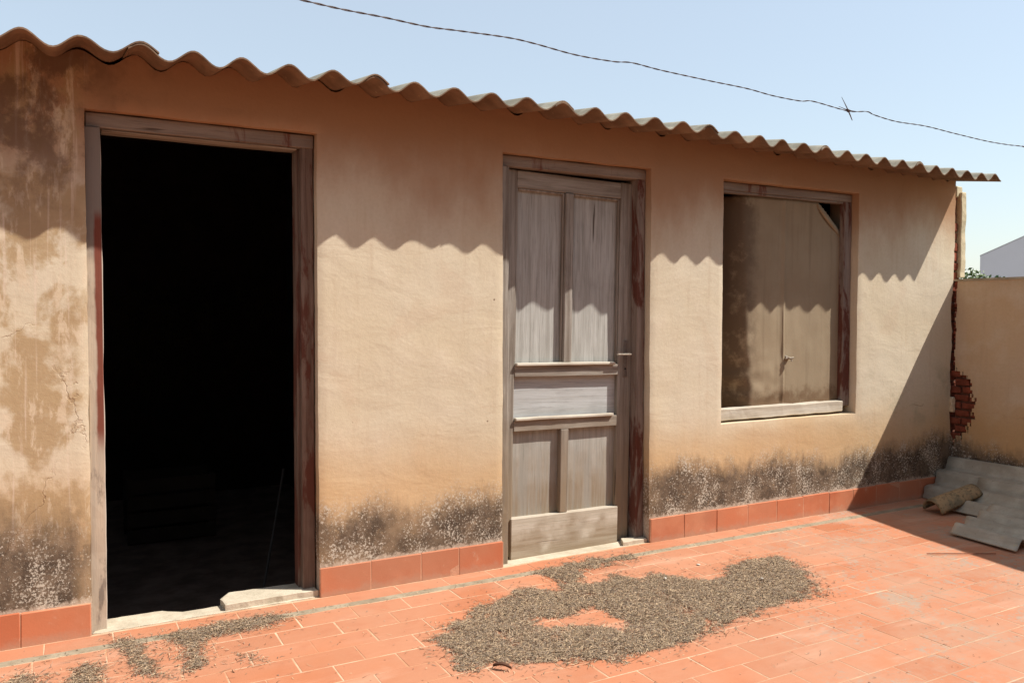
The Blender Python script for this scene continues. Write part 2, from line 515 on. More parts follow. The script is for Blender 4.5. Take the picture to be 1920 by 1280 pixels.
# ------------------------------------------------------------ roof shape
CR = [-0.116, 0.07, 0.278, 0.469, 0.652, 0.844, 1.025, 1.215, 1.402, 1.599, 1.792, 1.98, 2.185, 2.378, 2.567, 2.760, 2.945, 3.136, 3.333, 3.521,
      3.70, 3.876, 4.059, 4.245, 4.42, 4.595, 4.765, 4.940, 5.11, 5.28, 5.446, 5.612, 5.765]
CR = [CR[0] - 0.19 * k for k in range(14, 0, -1)] + CR          # crest index 14 is the first in view
def ph2x(p):
    i = np.arange(len(CR))
    return np.where(p > len(CR) - 1, CR[-1] + (p - len(CR) + 1) * 0.165, np.interp(p, i, CR))
def x2ph(x):
    return np.interp(x, CR + [CR[-1] + 0.165], np.arange(len(CR) + 1))
def crest_z(x):
    return np.interp(x, [-3, -0.1, 1.0, 2.2, 3.1, 3.9, 4.6, 5.8], [2.345, 2.350, 2.360, 2.369, 2.359, 2.341, 2.325, 2.309])
SLOPE, EAVE = 0.15, 0.30
def roof_top(x, y, p=None):
    p = x2ph(x) if p is None else p
    return crest_z(x) - 0.026 + 0.026 * np.cos(2 * np.pi * p) + SLOPE * (y + EAVE)

# ------------------------------------------------------------ the outbuilding
house = empty('outbuilding', (2.0, 0.1, 0))
tag(house, 'low tan plastered outbuilding with corrugated roof, open doorway, panelled door and covered window', 'outbuilding')

XL, XR = -3.0, 5.775
OPEN = [(0.088, 1.035, -0.3, 2.150), (2.005, 2.970, -0.3, 2.158), (3.520, 4.738, 0.652, 2.142)]
def breaks(lo, hi, pts, step):
    pts = sorted(set([lo, hi] + [p for p in pts if lo < p < hi]))
    out = []
    for a, b in zip(pts, pts[1:]):
        n = max(1, int(round((b - a) / step)))
        out += [a + (b - a) * k / n for k in range(n)]
    return np.array(out + [hi])
xs = breaks(XL, XR, [o[0] for o in OPEN] + [o[1] for o in OPEN] + [-0.4], 0.022)
zs = breaks(-0.02, 2.20, [o[2] for o in OPEN] + [o[3] for o in OPEN], 0.035)
zs = np.append(zs, 2.30)                                  # last row follows the underside of the sheets
def hole(cx, cz):
    return any(a < cx < b and c < cz < d for a, b, c, d in OPEN)
def facade():
    V, F, idx = [], [], {}
    nx, nz = len(xs), len(zs)
    def wob(x, z):
        return 0.0035 * mnoise.noise(Vector((x * 1.3, 0, z * 1.3))) * 2 + 0.0016 * mnoise.noise(Vector((x * 6, 3, z * 6)))
    def vert(i, j):
        if (i, j) in idx: return idx[(i, j)]
        x, z = xs[i], zs[j]
        y = wob(x, z)
        if j == nz - 1:
            z = float(roof_top(x, 0)) - 0.007 - 0.014 * abs(mnoise.noise(Vector((x * 7, 1, 0))))
        dx = dz = 0
        for a, b, c, d in OPEN:
            on = (abs(x - a) < 1e-6 or abs(x - b) < 1e-6) and c - 1e-6 <= z <= d + 1e-6
            oz = (abs(z - c) < 1e-6 or abs(z - d) < 1e-6) and a - 1e-6 <= x <= b + 1e-6
            if on or oz:
                y += 0.004
                if on: dx = 0.004 * mnoise.noise(Vector((z * 5, x, 0))) + 0.002 * mnoise.noise(Vector((z * 25, x, 0)))
                if oz: dz = 0.004 * mnoise.noise(Vector((x * 5, z, 0)))
        if i == nx - 1:
            dx = 0.022 * mnoise.noise(Vector((z * 4, 0, 5))) + 0.014 * mnoise.noise(Vector((z * 17, 0, 5)))
            if z > 1.72: dx += 0.012
            if z < 0.42: dx += 0.03
        idx[(i, j)] = len(V)
        V.append((x + dx, y, z + dz))
        return idx[(i, j)]
    edges = {}
    for i in range(nx - 1):
        for j in range(nz - 1):
            if hole((xs[i] + xs[i + 1]) / 2, (zs[j] + zs[j + 1]) / 2): continue
            q = [vert(i, j), vert(i + 1, j), vert(i + 1, j + 1), vert(i, j + 1)]
            F.append(q)
            for a, b in zip(q, q[1:] + q[:1]):
                edges[(a, b)] = 1
    nfront = len(F)
    # turn the rims inwards: a rounded lip, then the reveal
    for (a, b) in list(edges):
        if (b, a) in edges: continue
        va, vb = V[a], V[b]
        dep = 0.055 if (va[0] > XR - 0.1 and vb[0] > XR - 0.1) else 0.24
        k = len(V)
        V += [va, vb, (vb[0], dep, vb[2]), (va[0], dep, va[2])]
        F.append([k, k + 3, k + 2, k + 1])
    me = mesh('wall', V, F)
    return me, nfront
me, nf = facade()
wall = link('wall', me, PLASTER, house)
me.polygons.foreach_set('use_smooth', [i < nf for i in range(len(me.polygons))])

# skirting tiles along the foot of the wall
def skirting(x0, x1, joints=None):
    js = [x0] + (joints or []) + [x1]
    for a, b in zip(js, js[1:]):
        mb = MB()
        zt = 0.137 + random.uniform(-0.003, 0.003)
        mb.box((a + 0.002, -0.014 + random.uniform(-0.002, 0.001), -0.002), (b - 0.002, 0.004, zt), bev=0.002, jit=0.0012)
        mb.build('skirting_tile', SKIRT, wall, origin=((a + b) / 2, -0.01, 0.07))
    MB().box((x0, -0.0128, 0.001), (x1, 0.002, 0.1335)).build('joint_mortar', SKJOINT, wall)
skirting(-1.45, 0.085, [-1.2, -0.95, -0.70, -0.445, -0.165])
skirting(1.035, 2.003, [1.282, 1.542, 1.748])
skirting(2.972, 5.79, [3.222, 3.478, 3.735, 3.985, 4.226, 4.470, 4.705, 4.945, 5.19, 5.42, 5.65])

# broken corner: brick edge left bare where the render has fallen off, and the end pier
z = 0.16
k = 0
while z < 2.18:
    h = 0.062 + random.uniform(-0.004, 0.004)
    a = 5.735 + random.uniform(-0.006, 0.006)
    b = 5.865 if z > 1.66 else 5.90
    MB().box((a, 0.030 + random.uniform(-0.008, 0.012), z), (b, 0.16, z + h), bev=0.006, jit=0.004).build('brick', BRICK, wall)
    z += h + 0.012
MB().box((5.72, 0.048, 0.0), (5.925, 0.24, 2.20)).build('brick_bed', BRICKM, wall)
pier = MB()
pier.rough_box((5.872, 0.004, 1.60), (5.935, 0.20, 2.235), 0.04, 0.006, 0.006, 3.3)
pier.rough_box((5.835, 0.022, 2.20), (5.915, 0.20, 2.285), 0.03, 0.007, 0.008, 8.3)
pier.build('corner_pier', mat_cement('pale_render', (0.56, 0.47, 0.32), (0.42, 0.36, 0.24)), wall)

# room behind: walls, floor a step lower, roof closed by the sheets
rm = MB()
rm.box((XL, 3.6, -0.3), (5.72, 3.8, 2.90))
rm.box((XL - 0.2, 0.0, -0.3), (XL, 3.8, 2.26))
rm.poly([(a, b, c) for a in (5.66, 5.90) for b, c in ((0.25, -0.3), (3.8, -0.3), (3.8, 2.745), (0.25, 2.285))], [(0, 1, 2, 3), (7, 6, 5, 4), (0, 4, 5, 1), (1, 5, 6, 2), (2, 6, 7, 3), (3, 7, 4, 0)])
rm.box((XL, 0.265, 2.20), (5.65, 0.30, 2.315))
rm.poly([(a, b, c) for a in (1.75, 1.85) for b, c in ((0.30, -0.3), (3.6, -0.3), (3.6, 2.75), (0.30, 2.31))], [(0, 1, 2, 3), (7, 6, 5, 4), (0, 4, 5, 1), (1, 5, 6, 2), (2, 6, 7, 3), (3, 7, 4, 0)])
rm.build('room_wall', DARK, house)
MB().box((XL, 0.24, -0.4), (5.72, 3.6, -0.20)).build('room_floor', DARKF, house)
inner = MB()
for a, b, c, d in [(XL, OPEN[0][0] - 0.01, -0.3, 2.2), (OPEN[0][1] + 0.01, OPEN[1][0] - 0.01, -0.3, 2.2), (OPEN[1][1] + 0.01, OPEN[2][0] - 0.01, -0.3, 2.2),
                   (OPEN[2][1] + 0.01, 5.72, -0.3, 2.2), (OPEN[2][0] - 0.01, OPEN[2][1] + 0.01, -0.3, 0.64)]:
    inner.box((a, 0.241, c), (b, 0.262, d))
inner.box((XL, 0.242, 2.17), (5.72, 0.262, 2.2))
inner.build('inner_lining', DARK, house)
for yy in (1.2, 2.5):
    MB().rough_box((XL, yy, 2.36 + (yy - 1.2) * 0.13), (5.7, yy + 0.09, 2.46 + (yy - 1.2) * 0.13), 0.3, 0.006, 0.004, yy).build('roof_beam', mat_plain('beam_wood', (0.06, 0.04, 0.03), 0.9), house)

# roof sheets, each lapped over its neighbour on the right
def roof_sheet(p0, p1, k):
    n = int((p1 - p0) * 14)
    pp = np.linspace(p0, p1, n + 1)
    xx = ph2x(pp)
    ys = np.array([-EAVE + random.uniform(-0.006, 0.006), -0.15, 0.0, 0.3, 1.2, 2.4, 3.9])
    V, F = [], []
    off = {0: 0.004, 1: -0.006, 2: 0.004, 3: 0.0, 4: 0.005, 5: -0.003, 6: 0.004, 7: 0.0, 8: 0.0, 9: 0.0}.get(k, 0)
    for side in (0, 1):
        for y in ys:
            for q, x in zip(pp, xx):
                lift = 0.0085 * max(0.0, min(1.0, (q - (p1 - 1.4)) / 0.5)) + 0.006 * max(0.0, q - (p1 - 0.35)) / 0.35 * (1 if k % 2 == 0 else 0.6)
                zz = float(roof_top(x, y, q)) + lift
                # chipped, slightly uneven lip at the eave
                yo = y + (off + 0.006 * mnoise.noise(Vector((x * 9, k, 0))) + 0.007 * max(0, mnoise.noise(Vector((x * 31, k, 5))) - 0.1) if y < -0.2 else 0)
                V.append((x, yo, zz - (0.0065 if side else 0)))
    m_ = len(ys); w = n + 1
    for j in range(m_ - 1):
        for i in range(n):
            a = j * w + i
            F.append((a, a + 1, a + w + 1, a + w))
            b = a + m_ * w
            F.append((b, b + w, b + w + 1, b + 1))
    o = m_ * w
    for i in range(n):
        F.append((i, i + o, i + 1 + o, i + 1))
        a = (m_ - 1) * w + i
        F.append((a, a + 1, a + 1 + o, a + o))
    for j in range(m_ - 1):
        a = j * w
        F.append((a, a + w, a + w + o, a + o))
        a = j * w + n
        F.append((a, a + o, a + w + o, a + w))
    me = mesh('roof_sheet', V, F)
    ob = link('roof_sheet', me, FIBRE_ROOF, house)
    sm = [i < 2 * n * (m_ - 1) for i in range(len(me.polygons))]
    me.polygons.foreach_set('use_smooth', sm)
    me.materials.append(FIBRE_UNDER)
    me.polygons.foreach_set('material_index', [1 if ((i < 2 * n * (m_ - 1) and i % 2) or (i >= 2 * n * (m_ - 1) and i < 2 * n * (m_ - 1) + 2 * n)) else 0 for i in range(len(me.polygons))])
    return ob
bounds = [0.2, 6, 11, 16, 21, 26, 31, 36, 41, len(CR) - 1 + 0.45]
for k in range(len(bounds) - 1):
    last = k == len(bounds) - 2
    roof_sheet(bounds[k] - 0.22, bounds[k + 1] + (0 if last else 0.33), k)

# ---------------- doorway 1 (open)
fr = MB()
fr.rough_box((0.0865, 0.030, -0.02), (0.146, 0.13, 2.085), 0.07, 0.003, 0.003, 1.0)
d1 = fr.build('door_frame', FRAME_L, house)
MB().rough_box((0.972, 0.050, -0.015), (1.030, 0.085, 2.097), 0.07, 0.003, 0.003, 2.0).build('jamb', FRAME_RED, d1)
MB().rough_box((0.960, 0.086, -0.015), (1.028, 0.16, 2.097), 0.07, 0.003, 0.003, 2.5).build('door_stop', FRAME_RED, d1)
MB().rough_box((0.092, 0.042, 2.086), (1.030, 0.13, 2.146), 0.08, 0.002, 0.003, 3.0).build('header', FRAME_H, d1)
MB().rough_box((0.150, 0.060, 2.077), (0.958, 0.15, 2.0855), 0.08, 0.002, 0.003, 3.7).build('door_stop', WOOD_H, d1)

# ---------------- doorway 2 with the panelled door
fr = MB()
fr.rough_box((2.008, 0.028, -0.01), (2.055, 0.082, 2.095), 0.07, 0.003, 0.003, 4.0)
d2 = fr.build('door_frame', WOOD_V, house)
MB().rough_box((2.912, 0.052, -0.01), (2.966, 0.15, 2.098), 0.07, 0.003, 0.003, 5.0).build('jamb', FRAME_V, d2)
MB().rough_box((2.012, 0.048, 2.099), (2.966, 0.15, 2.155), 0.08, 0.002, 0.003, 6.0).build('header', FRAME_H, d2)

LX0, LX1, LB, LT = 2.050, 2.896, 0.004, 2.094
Y0, Y1, YP = 0.088, 0.132, 0.116
def lb(mb, a, b, s):
    return mb.rough_box(a, b, 0.08, 0.0014, 0.0035, s)
hinge = Vector((LX0, Y0, 0))
def leaf(mb, name, mat, p=None):
    o = mb.build(name, mat, None, origin=tuple(hinge))
    o.location = (0, 0, 0)
    if p is None:
        o.location = hinge
        o.rotation_euler = (0, math.radians(0.95), math.radians(1.3))
        parent(o, house)
    else:
        o.parent = p
    return o
mb = MB()
lb(mb, (LX0, Y0, LB + 0.012), (LX0 + 0.056, Y1, LT), 1.1)
lb(mb, (2.800, Y0, LB + 0.012), (LX1, Y1, LT), 1.2)
door = leaf(mb, 'door', WOOD_V)
leaf(lb(MB(), (LX0 + 0.056, Y0 + 0.001, 2.000), (2.800, Y1, LT - 0.002), 2.1), 'rail', WOOD_H, door)
leaf(lb(MB(), (LX0 + 0.056, Y0 - 0.004, 0.985), (2.800, Y1, 1.048), 2.2), 'rail', WOOD_H, door)
leaf(lb(MB(), (LX0 + 0.056, Y0 - 0.004, 0.690), (2.800, Y1, 0.752), 2.3), 'rail', WOOD_H, door)
leaf(lb(MB(), (LX0 + 0.045, Y0 - 0.012, LB - 0.012), (2.812, Y1, 0.222), 2.4), 'bottom_rail', PALE, door)
leaf(lb(MB(), (LX0 + 0.06, Y0 - 0.022, 1.046), (2.770, Y0 + 0.012, 1.062), 2.5), 'ledge', SILLW, door)
leaf(lb(MB(), (LX0 + 0.06, Y0 - 0.020, 0.750), (2.765, Y0 + 0.012, 0.766), 2.6), 'ledge', SILLW, door)
leaf(lb(MB(), (2.418, Y0 - 0.006, 1.063), (2.470, Y1, 1.999), 2.7), 'mullion', WOOD_V, door)
leaf(lb(MB(), (2.410, Y0 - 0.006, 0.223), (2.462, Y1, 0.689), 2.8), 'mullion', WOOD_V, door)
for a, b, c, d in [(LX0 + 0.056, 2.418, 1.048, 2.0), (2.470, 2.80, 1.048, 2.0), (LX0 + 0.056, 2.80, 0.752, 0.985), (LX0 + 0.056, 2.410, 0.222, 0.690), (2.462, 2.80, 0.222, 0.690)]:
    leaf(MB().rough_box((a - 0.004, YP, c - 0.004), (b + 0.004, YP + 0.012, d + 0.004), 0.1, 0.002, 0.0, a + c), 'panel', PANEL_H if 0.8 < c + 0.1 < 0.9 else PANEL, door)
# mouldings round the upper panels
mo = MB()
for a, b, c, d in [(LX0 + 0.056, 2.418, 1.062, 2.0), (2.470, 2.80, 1.062, 2.0)]:
    mo.box((a, Y0 + 0.008, c), (a + 0.012, YP - 0.001, d), 0.004)
    mo.box((b - 0.012, Y0 + 0.008, c), (b, YP - 0.001, d), 0.004)
    mo.box((a + 0.012, Y0 + 0.008, d - 0.012), (b - 0.012, YP - 0.001, d), 0.004)
leaf(mo, 'moulding', WOOD_V, door)
# lever handle on its long plate
leaf(MB().box((2.835, Y0 - 0.004, 0.972), (2.867, Y0 - 0.0005, 1.185), 0.0015).tube([(2.851, Y0 - 0.004, 1.172), (2.851, Y0 - 0.0075, 1.172)], 0.004, 8).tube([(2.851, Y0 - 0.004, 0.985), (2.851, Y0 - 0.0075, 0.985)], 0.004, 8), 'handle_plate', mat_plain('plate', (0.22, 0.18, 0.15), 0.5, 0.3, 40, 0.5, 0.5), door)
hb = MB()
hb.tube([(2.851, Y0 - 0.003, 1.106), (2.851, Y0 - 0.020, 1.106), (2.851, Y0 - 0.038, 1.106), (2.845, Y0 - 0.046, 1.106)], [0.008, 0.008, 0.008, 0.008], 12)
hb.box((2.762, Y0 - 0.052, 1.100), (2.860, Y0 - 0.036, 1.111), 0.004, seg=2)
leaf(hb, 'door_handle', METAL, door)
leaf(MB().tube([(2.851, Y0 - 0.005, 1.02), (2.851, Y0 - 0.0005, 1.02)], 0.006, 10), 'keyhole', mat_plain('black', (0.01, 0.01, 0.01)), door)

# thresholds
def slab(name, poly, z0, z1, mat, p, amp=0.004):
    mb = MB()
    n = len(poly)
    pts = []
    for i in range(n):
        a, b = Vector(poly[i]), Vector(poly[(i + 1) % n])
        m_ = max(1, int((b - a).length / 0.03))
        for k_ in range(m_):
            q = a.lerp(b, k_ / m_)
            q += Vector((mnoise.noise(Vector((q.x * 20, q.y * 20, 1))), mnoise.noise(Vector((q.x * 20, q.y * 20, 9))))) * amp
            pts.append(q)
    c = sum(pts, Vector((0, 0))) / len(pts)
    top = [(q.x, q.y, z1 + 0.0015 * mnoise.noise(Vector((q.x * 12, q.y * 12, 3)))) for q in pts]
    inn = [(c.x + (q.x - c.x) * 0.96, c.y + (q.y - c.y) * 0.92, z1 + 0.002) for q in pts]
    bot = [(q.x, q.y, z0) for q in pts]
    N = len(pts)
    mb.poly(top + inn + bot, [tuple(range(N, 2 * N))] + [(i, (i + 1) % N, N + (i + 1) % N, N + i) for i in range(N)] +
            [(i, 2 * N + i, 2 * N + (i + 1) % N, (i + 1) % N) for i in range(N)] + [tuple(range(3 * N - 1, 2 * N - 1, -1))])
    return mb.build(name, mat, p)
slab('threshold', [(0.090, 0.000), (1.030, 0.000), (1.030, 0.16), (0.70, 0.175), (0.60, 0.085), (0.44, 0.09), (0.36, 0.150), (0.148, 0.155)], -0.2, 0.002, LIME, house, 0.01)
slab('threshold_cap', [(0.615, 0.004), (0.90, 0.012), (1.026, 0.002), (1.026, 0.155), (0.655, 0.172), (0.61, 0.095)], 0.0, 0.030, LIME, house, 0.008)
slab('threshold', [(2.010, -0.004), (2.965, 0.000), (2.962, 0.24), (2.012, 0.24)], -0.1, -0.002, LIME, house, 0.004)
slab('threshold_cap', [(2.79, 0.006), (2.962, 0.008), (2.962, 0.085), (2.83, 0.085)], -0.002, 0.020, LIME, house, 0.004)

# ---------------- window
wf = MB().rough_box((4.662, 0.056, 0.70), (4.734, 0.098, 2.088), 0.07, 0.002, 0.003, 7.0).build('window_frame', FRAME_V, house)
MB().rough_box((3.524, 0.056, 2.089), (4.734, 0.135, 2.138), 0.08, 0.002, 0.003, 8.0).build('header', FRAME_H, wf)
MB().rough_box((3.560, 0.066, 2.076), (4.660, 0.120, 2.0885), 0.08, 0.002, 0.002, 8.6).build('header_bead', FRAME_H, wf)
MB().rough_box((3.524, 0.075, 0.735), (3.570, 0.120, 2.088), 0.07, 0.002, 0.003, 9.0).build('jamb', FRAME_V, wf)
MB().rough_box((3.524, 0.045, 0.664), (4.660, 0.118, 0.738), 0.05, 0.004, 0.005, 10.0).build('sill', SILLW, wf)

# the two old boards of cloth-like sheeting that close it, curled away on the left
def sheet_cover(x0, x1, cut=False, seed=0):
    nx, nz = 44, 70
    V, F = [], []
    ok = {}
    for i in range(nx + 1):
        for j in range(nz + 1):
            u, w = i / nx, j / nz
            x = x0 + (x1 - x0) * u
            z_ = 0.70 + (2.0755 - 0.70) * w
            y = 0.103 + 0.006 * mnoise.noise(Vector((x * 3, seed, z_ * 1.2))) + 0.002 * mnoise.noise(Vector((x * 14, seed, z_ * 5)))
            if not cut:
                edge = 3.79 - 0.045 * w + 0.02 * mnoise.noise(Vector((seed, 1, z_ * 3.0)))
                low = max(0.0, (1.15 - z_) / 0.45)
                edge += 0.06 * mnoise.noise(Vector((2.2, 7, z_ * 9))) * min(1, low * 1.5) + 0.05 * low
                y += 0.010 * low * mnoise.noise(Vector((x * 14, 3, z_ * 14)))
                t = max(0.0, edge + 0.05 - x)
                y += 1.7 * t * t / (t + 0.05)
                if x > x1 - 0.03:
                    y -= 0.012 * (x - (x1 - 0.03)) / 0.03
            else:
                y -= 0.004
                bow = max(0.0, (1.05 - z_) / 0.35) if z_ < 1.05 else 0
                y += 0.012 * bow * (1 - u)
                # top right corner hangs down
                c = (u - 0.55) / 0.45 + (w - 0.90) / 0.10 - 1.0
                if u > 0.5 and w > 0.8:
                    c = (x - 4.44) / 0.24 - (2.09 - z_) / 0.20
                    if c > 0:
                        ok[(i, j)] = False
            V.append((x, y, z_))
    w1 = nz + 1
    for i in range(nx):
        for j in range(nz):
            if all(ok.get(q, True) for q in ((i, j), (i + 1, j), (i + 1, j + 1), (i, j + 1))):
                a = i * w1 + j
                F.append((a, a + w1, a + w1 + 1, a + 1))
    me = mesh('cover_sheet', V, F)
    return me
m = Mat('stiff_brown_sheeting', 0.9, 0.2)
n1 = m.noise(4, 6, 0.6); n2 = m.noise(1, 5, 0.6, m.mp((20, 20, 1.2)))
c = m.mix(m.ss(n1, 0.3, 0.7), (0.265, 0.20, 0.128), (0.30, 0.235, 0.155))
c = m.mix(m.mul(m.ss(n2, 0.5, 0.75), 0.4), c, (0.17, 0.125, 0.08))
lowm = m.mul(m.ss(m.add(m.sep(2), m.math('MULTIPLY_ADD', m.noise(9, 6, 0.7), 0.30, -0.15)), 0.86, 0.76), 0.75)
c = m.mix(lowm, c, (0.13, 0.07, 0.035))
curl_shade = m.mul(m.ss(m.add(m.sep(0), m.math('MULTIPLY_ADD', m.noise(5, 6, 0.7), 0.30, -0.15)), 3.96, 3.78), m.ss(m.noise(7, 6, 0.7), 0.3, 0.5))  # shade of the sheet's curled-back left side, painted into its colour
c = m.mix(m.mul(curl_shade, 0.8), c, (0.10, 0.065, 0.04))
m.bump(m.add(n1, m.mul(m.noise(60, 4), 0.3)), 0.4, 0.005)
SHEETING = m.done(c)
for me in (sheet_cover(3.545, 4.150, False, 1.0), sheet_cover(4.135, 4.690, True, 4.0)):
    o = link('cover_sheet', me, SHEETING, wf, True)
    md = o.modifiers.new('thickness', 'SOLIDIFY'); md.thickness = 0.004; md.offset = 1
# curled flap at the torn corner, and the little latch
fl = MB()
pts = []
for i in range(9):
    t = i / 8
    p = Vector((4.44 + 0.225 * t, 0.108, 2.085 - 0.185 * t))
    for j in range(5):
        s_ = j / 4
        pts.append((p.x - 0.035 * s_ * math.sin(math.pi * min(1, t + 0.1)) , p.y - 0.010 - 0.022 * math.sin(s_ * 2.4) * math.sin(math.pi * (0.15 + 0.8 * t)), p.z - 0.030 * s_ - 0.02 * s_ * t))
fl.poly(pts, [(i * 5 + j, i * 5 + j + 1, i * 5 + j + 6, i * 5 + j + 5) for i in range(8) for j in range(4)])
fo = fl.build('curled_flap', SHEETING, wf, True)
md = fo.modifiers.new('thickness', 'SOLIDIFY'); md.thickness = 0.003
MB().box((4.150, 0.078, 1.030), (4.192, 0.098, 1.044), 0.003).tube([(4.157, 0.100, 1.054), (4.175, 0.070, 1.038), (4.198, 0.060, 1.041)], 0.006, 8).tube([(4.184, 0.066, 1.034), (4.184, 0.062, 1.016)], 0.005, 8).build('latch', METAL, wf)

# ------------------------------------------------------------ side wall on the right
sw = empty('boundary_wall', (5.88, -2.5, 0))
tag(sw, 'tan rendered terrace wall meeting the outbuilding at the right, bare bricks at the corner', 'wall')
def top_z(y):
    return 1.572 + float(np.interp(-y, [0, 0.62, 1.45, 2.2, 7], [0, 0.0, 0.27, 0.46, 0.5]))  # rise out of view is added to shape the wall's shadow on the floor
BX = 5.800
def side_face():
    ys = breaks(-5.88, 0.02, [-0.4], 0.04)
    V, F = [], []
    idx = {}
    nz = 60
    def inhole(y, z_):
        e = 0.012 * mnoise.noise(Vector((y * 22, z_ * 22, 0)))
        a = ((y + 0.0) / 0.165) ** 2 + ((z_ - 0.665) / 0.265) ** 2
        gap = y > -0.016 + 0.012 * mnoise.noise(Vector((0, z_ * 12, 4))) and z_ > 0.36
        return a < 1.0 + e * 16 + 0.5 * mnoise.noise(Vector((y * 60, z_ * 60, 3))) or gap
    ys = np.array(sorted(set(list(ys) + list(np.arange(-0.24, 0.02, 0.008)))))
    for i, y in enumerate(ys):
        for j in range(nz + 1):
            zt = top_z(y)
            z_ = -0.02 + (zt + 0.02) * j / nz
            V.append((BX + 0.004 * mnoise.noise(Vector((0, y * 1.5, z_ * 1.5))) + 0.0015 * mnoise.noise(Vector((0, y * 7, z_ * 7))), y, z_))
    E = {}
    for i in range(len(ys) - 1):
        for j in range(nz):
            a = i * (nz + 1) + j
            cy = (ys[i] + ys[i + 1]) / 2
            if inhole(cy, V[a][2] + 0.013): continue
            q = (a, a + 1, a + nz + 2, a + nz + 1)
            F.append(q)
            for s_, t_ in zip(q, q[1:] + q[:1]): E[(s_, t_)] = 1
    for (a, b) in list(E):
        if (b, a) in E: continue
        k = len(V)
        va, vb = V[a], V[b]
        V.extend([va, vb, (BX + 0.03, vb[1], vb[2]), (BX + 0.03, va[1], va[2])])
        F.append((k, k + 3, k + 2, k + 1))
    return mesh('render_face', V, F)
link('render_face', side_face(), PLASTER_R, sw)
core = MB()
ysx = [0.0, -0.62, -1.45, -2.2, -5.88]
pts = []
for y in ysx:
    t = top_z(y)
    pts += [(BX + 0.036, y, -0.3), (BX + 0.036, y, t - 0.003), (BX + 0.15, y, t - 0.003), (BX + 0.15, y, -0.3)]
fs = [(0, 1, 2, 3), tuple(range(19, 15, -1))]
for i in range(4):
    for k in range(4):
        fs.append((i * 4 + k, i * 4 + (k + 1) % 4, i * 4 + 4 + (k + 1) % 4, i * 4 + 4 + k))
core.poly(pts, fs)
core.build('wall_core', BRICKM, sw)
cp = MB()
pts = []
ysx = list(np.linspace(0.0, -0.62, 14)) + [-1.0, -1.45, -1.8, -2.2, -4, -5.88]
for y in ysx:
    t = top_z(y) + 0.002 * mnoise.noise(Vector((y * 12, 0, 0)))
    pts += [(BX - 0.006, y, t), (BX - 0.004, y, t + 0.016), (BX + 0.155, y, t + 0.018), (BX + 0.155, y, t)]
fs = [(0, 1, 2, 3)] + [(i * 4 + k, i * 4 + (k + 1) % 4, i * 4 + 4 + (k + 1) % 4, i * 4 + 4 + k) for i in range(len(ysx) - 1) for k in range(4)]
cp.poly(pts, fs).build('coping', mat_cement('coping_cement', (0.42, 0.36, 0.26), (0.30, 0.25, 0.17)), sw)
z = 0.40
row = 0
while z < 0.93:
    y = 0.0 if row % 2 else 0.06
    while y > -0.19:
        L = 0.115
        MB().box((BX + 0.012 + random.uniform(-0.004, 0.008), y - L, z), (BX + 0.034, min(y - 0.008, 0.03), z + 0.047), bev=0.006, jit=0.005).build('brick', BRICK, sw)
        y -= L
    z += 0.058; row += 1
for i in range(20):      # thin brick edges seen inside the long crack
    zz = 0.95 + i * 0.033
    if zz > 1.56: break
    MB().box((BX + 0.010, -0.026, zz), (BX + 0.034, 0.006, zz + 0.026), bev=0.003, jit=0.003).build('brick', BRICK, sw)
# scab of render hanging at the hole
MB().rough_box((5.770, -0.018, 0.60), (5.803, 0.010, 0.72), 0.02, 0.012, 0.004, 5.5).build('loose_render', PLASTER, sw)

# ------------------------------------------------------------ terrace floor
floor = MB().box((-4.0, -5.9, -0.25), (5.99, -0.001, -0.0009)).build('terrace_floor', MORTAR)
tag(floor, 'terrace floor of orange-red clay tiles in running bond', None, None, 'structure')
def tile_mesh(L, Wd, H, s):
    mb = MB()
    r = random.Random(s)
    x, y, c = L / 2, Wd / 2, 0.0024
    def j(): return r.uniform(-0.0016, 0.0016)
    o = [(-x + j(), -y + j()), (x + j(), -y + j()), (x + j(), y + j()), (-x + j(), y + j())]
    dz = [r.uniform(-0.0004, 0.0004) for _ in range(4)]
    top = [(a * (1 - c / x), b * (1 - c / y), d) for (a, b), d in zip(o, dz)]
    mid = [(a, b, -0.0005 + d) for (a, b), d in zip(o, dz)]
    bot = [(a, b, -H) for a, b in o]
    mb.poly(top + mid + bot, [(0, 1, 2, 3)] + [(i, 4 + i, 4 + (i + 1) % 4, (i + 1) % 4) for i in range(4)] + [(4 + i, 8 + i, 8 + (i + 1) % 4, 4 + (i + 1) % 4) for i in range(4)])
    bmesh.ops.recalc_face_normals(mb.bm, faces=mb.bm.faces[:])
    me = bpy.data.meshes.new('tile')
    mb.bm.to_mesh(me); mb.bm.free()
    me.materials.append(TILE)
    return me
PX, PY = 0.2470, 0.1440
TM = [tile_mesh(PX - 0.0065, PY - 0.0065, 0.012, s) for s in range(8)]
RM = [tile_mesh(PX - 0.005, 0.118, 0.012, 20 + s) for s in range(4)]
rows = []
y = -0.1930
r_ = 0
offs = [1.117, 1.222, 1.362, 1.47]
while y > -5.7:
    ox = 1.117 + r_ * 0.1235 + 0.012 * math.sin(r_ * 2.3)
    k0 = int(math.floor((-3.8 - ox) / PX)); k1 = int(math.ceil((5.70 - ox) / PX))
    for k in range(k0, k1):
        rows.append((ox + (k + 0.5) * PX, y - PY / 2, 't'))
    y -= PY; r_ += 1
for k in range(-16, 19):
    rows.append((1.15 + (k + 0.5) * PX, -0.0795, 'r'))
CAMP = Vector((0, -3.758, 1.3225))
def seen(x, y):
    d = Vector((x, y, 0)) - CAMP
    zc = d.dot(_f)
    if zc < 0.3: return False
    u = d.dot(_r2) / zc * 1536; v = d.dot(_u2) / zc * 1536
    return abs(u) < 985 and v > -665
cand = [(not seen(x, y), (Vector((x, y, 0)) - CAMP).length, x, y, t) for x, y, t in rows]
cand.sort()
V, F = [], []
